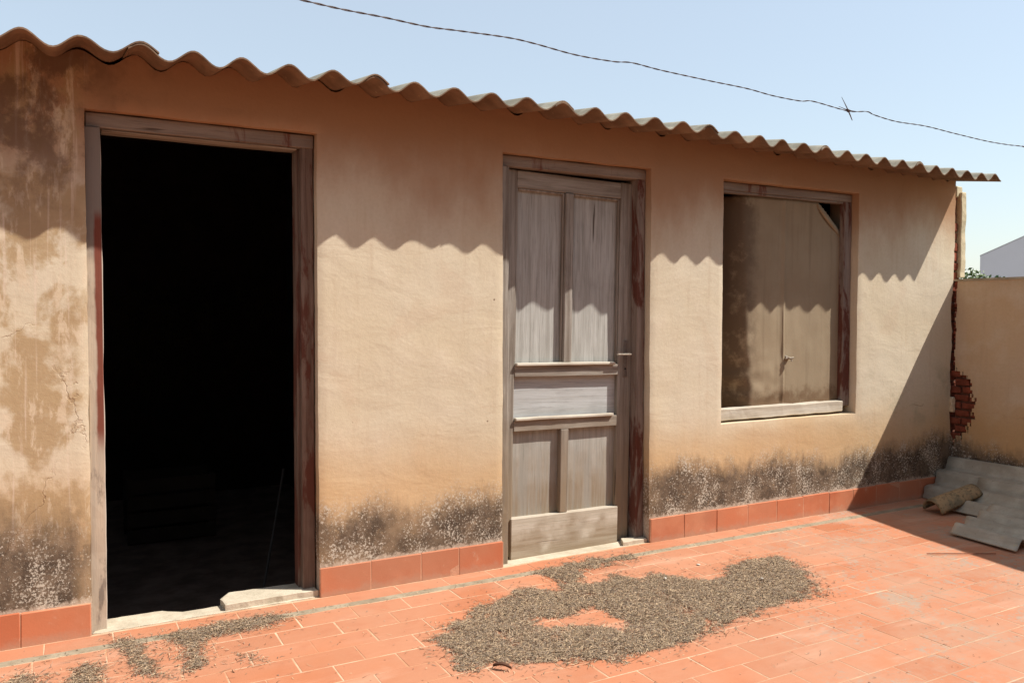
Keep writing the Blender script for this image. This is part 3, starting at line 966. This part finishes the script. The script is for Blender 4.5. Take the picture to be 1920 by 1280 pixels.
for n_, (ns, d, x, y, t) in enumerate(cand):
    rx, ry = random.uniform(-0.0012, 0.0012), random.uniform(-0.0012, 0.0012)
    rz = random.gauss(0, 0.0035)
    dz = random.uniform(-0.0001, 0.0005)
    me = random.choice(TM if t == 't' else RM)
    if n_ < 295 and not ns:
        o = bpy.data.objects.new('floor_tile', me)
        COL.objects.link(o)
        o.location = (x + rx, y + ry, dz); o.rotation_euler = (0, 0, rz)
        o.parent = floor
    else:
        b = len(V)
        cz, sz = math.cos(rz), math.sin(rz)
        V += [(x + rx + v.co.x * cz - v.co.y * sz, y + ry + v.co.x * sz + v.co.y * cz, v.co.z + dz) for v in me.vertices]
        F += [tuple(b + i for i in p.vertices) for p in me.polygons]
if V:
    o = link('floor_tiles', mesh('floor_tiles', V, F), TILE_S)
    o.parent = floor
    o['kind'] = 'stuff'
# grey cement joint along the first row
gj = MB()
pts = []
gx = np.linspace(-3.9, 5.75, 240)
for x in gx:
    a = -0.139 + 0.003 * mnoise.noise(Vector((x * 8, 0, 0)))
    b = -0.191 + 0.006 * mnoise.noise(Vector((x * 5, 4, 0)))
    h = 0.0015 * mnoise.noise(Vector((x * 15, 4, 7)))
    pts += [(x, a, -0.0034), (x, a - 0.004, 0.0012 + h), (x, b + 0.004, 0.0005 + h), (x, b, -0.0034)]
gj.poly(pts, [(i * 4 + k, i * 4 + 4 + k, i * 4 + 5 + k, i * 4 + 1 + k) for i in range(len(gx) - 1) for k in range(3)])
g = gj.build('cement_joint', GREYJOINT, floor)

# ------------------------------------------------------------ dry litter
def inpoly(px, py, poly):
    c = np.zeros(len(px), bool)
    n = len(poly)
    for i in range(n):
        x1, y1 = poly[i]; x2, y2 = poly[(i + 1) % n]
        t = ((y1 > py) != (y2 > py)) & (px < (x2 - x1) * (py - y1) / (y2 - y1 + 1e-12) + x1)
        c ^= t
    return c
def dist(px, py, poly):
    d = np.full(len(px), 9.0)
    n = len(poly)
    for i in range(n):
        a = np.array(poly[i]); b = np.array(poly[(i + 1) % n]); ab = b - a
        t = np.clip(((px - a[0]) * ab[0] + (py - a[1]) * ab[1]) / (ab @ ab + 1e-12), 0, 1)
        d = np.minimum(d, np.hypot(px - a[0] - t * ab[0], py - a[1] - t * ab[1]))
    return d
HEAP = [(1.329, -0.712), (1.433, -0.605), (1.557, -0.53), (1.718, -0.449), (1.85, -0.414), (1.905, -0.368), (2.066, -0.472), (2.145, -0.355), (2.104, -0.18), (2.328, -0.107), (2.716, -0.151), (2.657, -0.23), (2.337, -0.246), (2.268, -0.327), (2.23, -0.455), (2.35, -0.465), (2.432, -0.396), (2.515, -0.508), (2.587, -0.48), (2.742, -0.564), (2.792, -0.704), (2.933, -0.705), (2.995, -0.601), (3.228, -0.517), (3.404, -0.578), (3.394, -0.734), (3.195, -1.012), (3.114, -1.097), (2.979, -1.106), (2.897, -1.086), (2.749, -1.1), (2.658, -1.125), (2.527, -1.162), (2.384, -1.186), (2.21, -1.251), (2.1, -1.252), (1.957, -1.232), (1.732, -1.195), (1.554, -1.098), (1.482, -1.059), (1.337, -1.076), (1.286, -0.953), (1.291, -0.814)]
GAP = [(1.862, -0.753), (2.079, -0.722), (2.117, -0.833), (2.1, -0.965), (2.045, -0.99), (1.883, -0.848), (1.727, -0.844), (1.758, -0.746)]
DR_A = [(0.176, -0.089), (0.251, -0.16), (0.285, -0.438), (0.291, -0.57), (0.225, -0.509), (0.194, -0.278), (0.164, -0.144)]
DR_B = [(0.351, -0.152), (0.548, -0.112), (0.812, -0.127), (0.841, -0.201), (0.737, -0.262), (0.627, -0.269), (0.52, -0.275), (0.474, -0.312), (0.449, -0.553), (0.382, -0.569), (0.392, -0.327), (0.355, -0.217)]
DR_C = [(0.011, -0.368), (0.065, -0.292), (0.107, -0.394), (0.092, -0.559), (-0.015, -0.524)]
DR_D = [(-0.215, -0.364), (-0.153, -0.289), (-0.075, -0.362), (-0.064, -0.521), (-0.208, -0.488)]
DR_F = [(0.568, -0.48), (0.641, -0.52), (0.661, -0.615), (0.603, -0.61)]
def lit_mat(name, c):
    m = Mat(name, 0.9, 0.1)
    r = m.island()
    col = m.mix(r, tuple(v * 0.4 for v in c), tuple(min(1, v * 1.5) for v in c))
    return m.done(col)
LM = [lit_mat('dry_needle_tan', (0.38, 0.275, 0.175)), lit_mat('dry_needle_grey', (0.25, 0.19, 0.14)), lit_mat('dry_needle_brown', (0.145, 0.080, 0.047))]
def litter(name, poly, n, gap=None, hmax=0.02, fuzz=0.03, label=None, cat=None, ln=(0.007, 0.024)):
    P = np.array(poly)
    lo, hi = P.min(0) - 0.08, P.max(0) + 0.08
    N = n * 4
    x = rng.uniform(lo[0], hi[0], N); y = rng.uniform(lo[1], hi[1], N)
    d = dist(x, y, poly) * np.where(inpoly(x, y, poly), 1, -1)
    if gap:
        dg = dist(x, y, gap) * np.where(inpoly(x, y, gap), -1, 1)
        d = np.minimum(d, dg)
    ns = np.array([mnoise.noise(Vector((a * 9, b * 9, 0))) * 0.7 + mnoise.noise(Vector((a * 30, b * 30, 0))) * 0.45 + mnoise.noise(Vector((a * 75, b * 75, 0))) * 0.25 for a, b in zip(x, y)])
    dd = d + ns * fuzz + rng.normal(0, 0.006, N)
    thin = np.array([mnoise.noise(Vector((a * 6 + 9, b * 6, 2))) + 0.5 * mnoise.noise(Vector((a * 22, b * 22, 8))) for a, b in zip(x, y)])
    dens = np.clip(0.22 + dd / 0.09, 0, 1) * np.clip(1.15 - np.maximum(thin - 0.12, 0) * 1.9, 0.22, 1)
    dens = np.where(dd < -0.012, 0.06 * np.exp(np.clip(dd, -1, 0) / 0.035), dens)
    keep = rng.random(N) < dens
    x, y, d, ns = x[keep][:n], y[keep][:n], d[keep][:n], ns[keep][:n]
    n = len(x)
    h = hmax * np.clip(d / 0.10, 0, 1) ** 0.6 * (0.55 + 0.45 * ns)
    z_ = 0.0015 + np.maximum(h, 0.0) * rng.uniform(0.45, 1.0, n) + rng.uniform(0, 0.002, n)
    ang = rng.uniform(0, 2 * np.pi, n); tilt = rng.normal(0, 0.20, n)
    L = rng.uniform(ln[0], ln[1], n); wd = rng.uniform(0.0008, 0.0019, n)
    lng = rng.random(n) < 0.22
    L = np.where(lng, L * 2.6, L); wd = np.where(lng, wd * 0.62, wd)
    ang = np.where(lng, rng.normal(0.35, 0.7, n), ang)
    ux, uy = np.cos(ang), np.sin(ang)
    V = np.zeros((n, 6, 3))
    bend = rng.normal(0, 0.10, n)
    for k, t in enumerate((-0.5, 0.0, 0.5)):
        cx = x + ux * L * t + (-uy) * L * bend * (abs(t) * 2)
        cy = y + uy * L * t + ux * L * bend * (abs(t) * 2)
        cz = np.maximum(z_ + np.sin(tilt) * L * t, 0.0012) + (0.0012 if k == 1 else 0)
        for q, s_ in enumerate((-1, 1)):
            V[:, k * 2 + q, 0] = cx - uy * wd * s_ * (0.55 if k != 1 else 1)
            V[:, k * 2 + q, 1] = cy + ux * wd * s_ * (0.55 if k != 1 else 1)
            V[:, k * 2 + q, 2] = cz + s_ * wd * rng.uniform(-0.6, 0.6, n)
    me = bpy.data.meshes.new(name)
    base = (np.arange(n) * 6)[:, None]
    quads = np.concatenate([base + np.array([0, 1, 3, 2]), base + np.array([2, 3, 5, 4])], 1).reshape(-1)
    me.vertices.add(n * 6); me.vertices.foreach_set('co', V.reshape(-1))
    me.loops.add(n * 8); me.loops.foreach_set('vertex_index', quads.astype(np.int32))
    me.polygons.add(n * 2)
    me.polygons.foreach_set('loop_start', np.arange(0, n * 8, 4, dtype=np.int32))
    for mt in LM: me.materials.append(mt)
    mi = np.repeat(rng.choice(3, n, p=[0.42, 0.36, 0.22]), 2)
    me.polygons.foreach_set('material_index', mi.astype(np.int32))
    me.update(calc_edges=True); me.validate()
    o = bpy.data.objects.new(name, me)
    COL.objects.link(o)
    tag(o, label, cat, None, 'stuff')
    return o
litter('dry_needle_heap', HEAP, 115000, GAP, 0.010, 0.085, 'wide flat heap of dry brown needles on the tiles before the closed door', 'plant litter')
litter('dry_needle_drift', DR_B, 9000, None, 0.010, 0.022, 'thin drift of dry needles trailing along the joint below the open doorway', 'plant litter')
litter('dry_needle_drift', DR_A, 4200, None, 0.009, 0.020, 'narrow tongue of dry needles left of the longer drift by the doorway', 'plant litter')
litter('dry_needle_drift', DR_C, 3000, None, 0.009, 0.020, 'small clump of dry needles at the bottom left edge of the floor', 'plant litter')
litter('dry_needle_drift', DR_D, 3000, None, 0.009, 0.020, 'clump of dry needles in the far bottom left corner', 'plant litter')
litter('dry_needle_drift', DR_F, 500, None, 0.002, 0.030, 'sparse scatter of needles right of the drifts on bare tile', 'plant litter')
ALL = [(-0.4, -0.2), (4.4, -0.2), (4.2, -2.0), (-0.4, -2.0)]
litter('loose_needles', ALL, 1100, None, 0.0, 0.0, 'single loose needles and crumbs blown over the tiles', 'plant litter', (0.003, 0.014))
litter('joint_needles', [(-0.3, -0.14), (5.4, -0.14), (5.4, -0.20), (-0.3, -0.20)], 900, None, 0.001, 0.0, 'thin line of needles caught in the cement joint', 'plant litter', (0.004, 0.016))

# curled dead leaf at the heap's lower edge
lf = MB()
pts = []
for i in range(7):
    t = i / 6
    w_ = 0.008 * math.sin(math.pi * (0.08 + 0.84 * t))
    for s_ in (-1, 0, 1):
        pts.append((1.392 + 0.050 * t + s_ * w_ * 0.6, -1.075 - 0.055 * t + s_ * w_, 0.006 + 0.010 * math.sin(math.pi * t) + abs(s_) * 0.010))
lf.poly(pts, [(i * 3 + k, i * 3 + k + 1, i * 3 + k + 4, i * 3 + k + 3) for i in range(6) for k in range(2)])
o = lf.build('dead_leaf', mat_plain('dead_leaf', (0.10, 0.045, 0.025), 0.8), None, True)
md = o.modifiers.new('thickness', 'SOLIDIFY'); md.thickness = 0.0012
tag(o, 'curled dark dead leaf at the near edge of the needle heap', 'leaf')

# ------------------------------------------------------------ stacked sheets in the corner
def loose_sheet(o0, u, v, n_corr, lv, label, pitch=0.172, amp=0.021, jag=0.02, sd=0):
    """o0 corner; u across the corrugations, v along them"""
    o0, u, v = Vector(o0), Vector(u).normalized(), Vector(v).normalized()
    nrm = u.cross(v).normalized()
    if nrm.z < 0: nrm = -nrm
    nu, nv = int(n_corr * 14), 14
    pts = []
    for side in (0, 1):
        for j in range(nv + 1):
            for i in range(nu + 1):
                s_ = i / nu * n_corr
                p = o0 + u * (s_ * pitch) + v * (lv * j / nv)
                if j == 0: p -= v * jag * (mnoise.noise(Vector((s_ * 1.7, sd, 0))) + 0.5 * mnoise.noise(Vector((s_ * 6, sd, 0))))
                p += nrm * (amp * (1 - math.cos(2 * math.pi * s_)) / 1.0 * 0.5 * 2 - (0.006 if side else 0))
                pts.append(p - o0)
    w = nu + 1; o_ = (nv + 1) * w
    F = []
    for j in range(nv):
        for i in range(nu):
            a = j * w + i
            F.append((a, a + 1, a + w + 1, a + w)); F.append((a + o_, a + w + o_, a + w + 1 + o_, a + 1 + o_))
    ns_ = len(F)
    for i in range(nu):
        F.append((i, i + o_, i + 1 + o_, i + 1)); a = nv * w + i; F.append((a, a + 1, a + 1 + o_, a + o_))
    for j in range(nv):
        a = j * w; F.append((a, a + w, a + w + o_, a + o_)); a += nu; F.append((a, a + o_, a + w + o_, a + w))
    mb = MB()
    mb.poly(pts, F)
    bmesh.ops.recalc_face_normals(mb.bm, faces=mb.bm.faces[:])
    me = bpy.data.meshes.new('corrugated_sheet'); mb.bm.to_mesh(me); mb.bm.free()
    ob = link('corrugated_sheet', me, FIBRE)
    me.polygons.foreach_set('use_smooth', [i < ns_ for i in range(len(me.polygons))])
    ob.location = o0
    tag(ob, label, 'roofing sheet')
    return ob
loose_sheet((5.42, -0.04, 0.010), (0.36, 0.03, 0.235), (0.02, -1, 0.0), 2.5, 1.6, 'grey corrugated sheet leaning on the side wall at the back of the corner stack', sd=1)
loose_sheet((5.20, -0.38, 0.022), (0.55, 0.05, 0.17), (-0.05, -1, 0.0), 3.0, 1.5, 'grey corrugated sheet in the middle of the corner stack behind the clay tile', sd=5)
loose_sheet((4.655, -0.74, 0.020), (1.0, 0.16, 0.075), (-0.10, -1, 0.0), 4.0, 0.42, 'short broken corrugated sheet lying lowest and foremost on the tiles in the corner', sd=9)

# half-round clay tile
def clay_tile(a, b, r0, r1, label):
    a, b = Vector(a), Vector(b)
    d = (b - a).normalized()
    side = d.cross(Vector((0, 0, 1))).normalized(); up = side.cross(d)
    pts = []
    n, mlen = 16, 12
    for inner in (0, 1):
        for j in range(mlen + 1):
            t = j / mlen; c = a.lerp(b, t); r = r0 + (r1 - r0) * t - (0.013 if inner else 0)
            for i in range(n + 1):
                th = math.pi * (i / n)
                rr = r + 0.0025 * mnoise.noise(Vector((t * 6, th * 3, inner)))
                pts.append(c + side * math.cos(th) * rr + up * math.sin(th) * rr * 0.98)
    w = n + 1; o_ = (mlen + 1) * w
    F = []
    for j in range(mlen):
        for i in range(n):
            q = j * w + i
            F.append((q, q + 1, q + w + 1, q + w)); F.append((q + o_, q + w + o_, q + w + 1 + o_, q + 1 + o_))
    for i in range(n):
        F.append((i, i + o_, i + 1 + o_, i + 1)); q = mlen * w + i; F.append((q, q + 1, q + 1 + o_, q + o_))
    for j in range(mlen):
        q = j * w; F.append((q, q + w, q + w + o_, q + o_)); q += n; F.append((q, q + o_, q + w + o_, q + w))
    m = Mat('lichened_clay', 0.95, 0.1)
    c = m.mix(m.ss(m.noise(9, 6, 0.65), 0.4, 0.6), (0.36, 0.24, 0.13), (0.20, 0.16, 0.10))
    c = m.mix(m.mul(m.ss(m.noise(45, 5, 0.7), 0.52, 0.62), 0.7), c, (0.09, 0.07, 0.045))
    m.bump(m.noise(50, 5, 0.7), 0.7, 0.005)
    o = MB().poly([tuple(p) for p in pts], F).build('clay_roof_tile', m.done(c), None, True)
    tag(o, label, 'roof tile')
clay_tile((5.08, -0.345, 0.012), (5.42, -0.420, 0.115), 0.085, 0.068, 'lichen-covered half-round clay roof tile lying across the corrugated sheets')

# thin rusty rod on the floor
o = MB().tube([(4.165, -0.930, 0.008), (4.30, -1.000, 0.0075), (4.50, -1.112, 0.008)], 0.0026, 8).build('thin_rod', RUST)
tag(o, 'thin rusty rod lying on the tiles at the edge of the wall shadow', 'rod')

# pebble and paint chips
PALEC = mat_plain('pale_chip', (0.62, 0.56, 0.48), 0.9)
for i, (x, y, s_, lab) in enumerate([(2.60, -0.60, 0.007, 'pale chip of mortar on the needle heap near its upper edge'), (3.02, -0.83, 0.007, 'white chip of mortar on the right lobe of the needle heap'),
                                     (2.93, -0.47, 0.011, 'flat pale flake of paint on the tiles behind the heap')]):
    bm_ = MB()
    r = bmesh.ops.create_icosphere(bm_.bm, subdivisions=2, radius=s_)
    for v in bm_.bm.verts:
        v.co += Vector(mnoise.noise_vector(v.co * 90 + Vector((i, 0, 0)))) * s_ * 0.35
        v.co.z *= 0.3 if i == 2 else 0.7
        v.co += Vector((x, y, 0.018 if i < 2 else 0.004))
    tag(bm_.build('mortar_chip', PALEC, origin=(x, y, 0.0)), lab, 'chip')

# ------------------------------------------------------------ dim things in the room
pole = MB().tube([(0.93, 0.75, -0.19), (1.04, 0.95, 0.12), (1.14, 1.15, 0.40)], 0.007, 10).build('broom_handle', mat_plain('grey_pole', (0.055, 0.05, 0.045), 0.6))
tag(pole, 'thin pole leaning inside the dark room by the right side of the open doorway', 'pole')
cr = empty('wooden_crate', (0.62, 2.3, -0.2))
tag(cr, 'dim slatted crate on the floor inside the open doorway', 'crate')
CW = mat_plain('dusty_crate', (0.035, 0.027, 0.021), 0.9)
for k in range(4):
    for yy in (2.1, 2.48):
        MB().box((0.35, yy, -0.19 + k * 0.11), (0.90, yy + 0.012, -0.10 + k * 0.11), 0.002).build('slat', CW, cr)
for xx in (0.352, 0.868):
    for yy in (2.114, 2.448):
        MB().box((xx, yy, -0.2), (xx + 0.03, yy + 0.03, 0.24), 0.002).build('post', CW, cr)
MB().box((0.36, 2.12, -0.19), (0.89, 2.475, -0.178)).build('bottom_board', CW, cr)

# ------------------------------------------------------------ barbed wire overhead
WP = [(0.168, -2.936, 1.634), (0.219, -2.896, 1.648), (0.276, -2.859, 1.66), (0.338, -2.826, 1.672), (0.405, -2.795, 1.682), (0.459, -2.774, 1.692), (0.546, -2.745, 1.706), (0.597, -2.731, 1.71), (0.682, -2.711, 1.712), (0.762, -2.696, 1.718), (0.804, -2.689, 1.724), (0.871, -2.68, 1.724), (0.986, -2.667, 1.726), (1.08, -2.66, 1.727), (1.15, -2.656, 1.724), (1.222, -2.654, 1.724), (1.259, -2.653, 1.728), (1.357, -2.652, 1.722), (1.411, -2.653, 1.727), (1.434, -2.653, 1.723), (1.498, -2.655, 1.717), (1.588, -2.658, 1.717), (1.68, -2.662, 1.711), (1.784, -2.669, 1.704), (1.855, -2.675, 1.702), (1.909, -2.679, 1.702), (2.038, -2.691, 1.692)]
WP = [Vector(p) for p in WP]
d0 = (WP[0] - WP[1]).normalized(); d1_ = (WP[-1] - WP[-2]).normalized()
WP = [WP[0] + d0 * 1.5 + Vector((0, 0, -0.05)), WP[0] + d0 * 0.4] + WP + [WP[-1] + Vector((1.2, -0.11, -0.10)), WP[-1] + Vector((3.55, -0.3, -0.20))]
def cat(p, t):
    i = min(int(t), len(p) - 2); f = t - i
    a, b, c, d = p[max(i - 1, 0)], p[i], p[i + 1], p[min(i + 2, len(p) - 1)]
    return 0.5 * ((2 * b) + (c - a) * f + (2 * a - 5 * b + 4 * c - d) * f * f + (3 * b - a - 3 * c + d) * f ** 3)
path = [cat(WP, k / 24) for k in range(24 * (len(WP) - 1) + 1)]
wire = empty('barbed_wire', (1.357, -2.652, 1.722))
tag(wire, 'twisted rusty barbed wire stretched across the sky with one barb', 'wire')
for ph in (0, math.pi):
    pp, acc = [], 0.0
    for i, p in enumerate(path):
        if i: acc += (p - path[i - 1]).length
        th = acc / 0.045 * 2 * math.pi + ph
        pp.append(p + Vector((0, math.cos(th), math.sin(th))) * 0.0006)
    MB().tube(pp, 0.0006, 5).build('strand', WIREM, wire)
bc = Vector((1.357, -2.6525, 1.7232))
up_ = Vector((1.3398, -2.6506, 1.7474)) - bc; dn = Vector((1.3744, -2.6483, 1.7064)) - bc
bb = MB()
bb.tube([bc + up_, bc + up_ * 0.3, bc], [0.0004, 0.0010, 0.0011], 6)
bb.tube([bc, bc + dn * 0.4, bc + dn], [0.0012, 0.0012, 0.0007], 6)
bb.tube([bc + Vector((-0.008, 0.016, 0.010)), bc, bc + Vector((0.010, -0.018, -0.006))], [0.0004, 0.0010, 0.0004], 6)
cx = []
for k in range(28):
    th = k / 28 * 2 * math.pi * 2.5
    cx.append(bc + Vector((-0.004 + 0.009 * k / 28, 0.0022 * math.cos(th), 0.0022 * math.sin(th) - 0.002 * k / 28)))
bb.tube(cx, 0.0011, 6)
bb.build('barb', WIREM, wire)

# ------------------------------------------------------------ beyond the terrace
gm = mat_plain('dry_ground', (0.30, 0.24, 0.16), 0.95, 0.3, 0.2)
g = MB().box((-600, -600, -3.6), (600, 900, -3.4)).build('ground', gm)
g['kind'] = 'structure'
tag(MB().box((-4.0, -5.898, -3.4), (5.99, 3.9, -0.402)).build('lower_storey', mat_plain('lower_wall', (0.5, 0.42, 0.33))), 'plain storey carrying the tiled terrace and the outbuilding', 'building')
mh = empty('blocker_house', (1.5, -7.5, -3.4))  # house added out of view to cut sky fill and floor bounce
tag(mh, 'house added unseen behind the camera to block sky light and floor bounce', 'house')
MB().box((-4.0, -11.0, -3.4), (5.99, -5.9, 4.6)).build('wall', mat_plain('blocker_house_render', (0.36, 0.27, 0.19), 0.95, 0.25, 3.0), mh)
MB().box((-4.15, -11.15, 4.602), (6.14, -5.75, 4.72), 0.01).build('roof', CEMENT, mh)
wd_ = MB().box((0.4, -5.895, 0.0), (1.4, -5.86, 2.1), 0.005).build('door', WOOD_V, mh)
for xw in (-2.4, 2.9):
    w_ = MB().box((xw, -5.895, 0.9), (xw + 1.1, -5.86, 2.1), 0.005).build('window', WOOD_V, mh)
    MB().box((xw + 0.08, -5.858, 0.98), (xw + 1.02, -5.854, 2.02)).build('pane', mat_plain('dark_glass', (0.02, 0.02, 0.025), 0.1, 0.1), w_)
wh = empty('white_building', (36, 17, -3.4))
tag(wh, 'pale lilac-white building with a sloping gable beyond the side wall', 'building')
WM = mat_plain('pale_wall', (0.62, 0.61, 0.66), 0.9, 0.05, 1.0)
# gable facing the camera: left corner seen just beside the outbuilding
A = Vector((29.49, 14.39, 0)); dirn = Vector((0.50, -0.866, 0)); bk = Vector((0.866, 0.50, 0))
zb, z0_, z1_ = -3.4, 3.48, 6.6
Wd = 13.0
g0, g1, g2 = A, A + dirn * (Wd / 2), A + dirn * Wd
pts = []
for q in (Vector((0, 0, 0)), bk * 14):
    pts += [(*(g0 + q).xy, zb), (*(g2 + q).xy, zb), (*(g2 + q).xy, z0_), (*(g1 + q).xy, z1_), (*(g0 + q).xy, z0_)]
MB().poly(pts, [(0, 1, 2, 3, 4), (9, 8, 7, 6, 5), (0, 4, 9, 5), (1, 6, 7, 2)]).build('wall', WM, wh)
rf = MB()
e = Vector((0, 0, 0.03))
def rs(a, b, za, zb_):
    p = [Vector((*a.xy, za)), Vector((*b.xy, zb_))]
    p = [p[0] - bk * 0.01, p[1] - bk * 0.01, p[1] + bk * 14.1, p[0] + bk * 14.1]
    rf.poly([tuple(q) for q in p] + [tuple(q + e) for q in p], [(0, 1, 2, 3), (7, 6, 5, 4), (0, 4, 5, 1), (1, 5, 6, 2), (2, 6, 7, 3), (3, 7, 4, 0)])
rs(g0 - dirn * 0.01, g1, z0_ + 0.002, z1_ + 0.003)
rs(g1, g2 + dirn * 0.1, z1_ + 0.003, z0_ - 0.03)
rf.build('roof', mat_plain('pale_roof', (0.58, 0.57, 0.60), 0.9, 0.1, 1.0), wh)

# small leafy tree peeping over the side wall
tr = empty('small_tree', (13.72, 4.75, -3.4))
tag(tr, 'small green tree crown peeping over the side wall before the white building', 'tree')
MB().tube([(13.72, 4.75, -3.4), (13.70, 4.78, -1.2), (13.76, 4.72, 0.8), (13.74, 4.72, 1.9)], [0.13, 0.10, 0.06, 0.02], 8).build('trunk', mat_plain('bark', (0.12, 0.09, 0.06)), tr)
nl = 6000
u = rng.normal(0, 1, (nl, 3)); u /= np.linalg.norm(u, axis=1)[:, None]
rad = rng.random(nl) ** 0.5
cc = np.array([[13.72, 4.75, 1.2], [13.60, 4.82, 1.75], [13.95, 4.62, 1.55], [13.3, 5.1, 1.0], [14.1, 4.6, 0.9]])
rr = np.array([0.8, 0.42, 0.5, 0.55, 0.6])
ci = rng.choice(5, nl)
cpos = cc[ci] + u * (rad * rr[ci])[:, None] * np.array([1, 1, 0.9])
a1 = rng.normal(0, 1, (nl, 3)); a1 /= np.linalg.norm(a1, axis=1)[:, None]
a2 = np.cross(a1, rng.normal(0, 1, (nl, 3))); a2 /= np.linalg.norm(a2, axis=1)[:, None]
sz = rng.uniform(0.025, 0.05, nl)[:, None]
V = np.stack([cpos - a1 * sz, cpos + a2 * sz * 0.5, cpos + a1 * sz, cpos - a2 * sz * 0.5], 1).reshape(-1, 3)
ml = Mat('leaf', 0.6, 0.3)
r = ml.island()
lm = ml.done(ml.mix(r, (0.06, 0.10, 0.025), (0.13, 0.18, 0.06)))
link('crown', mesh('crown', V, np.arange(nl * 4).reshape(-1, 4)), lm, tr)
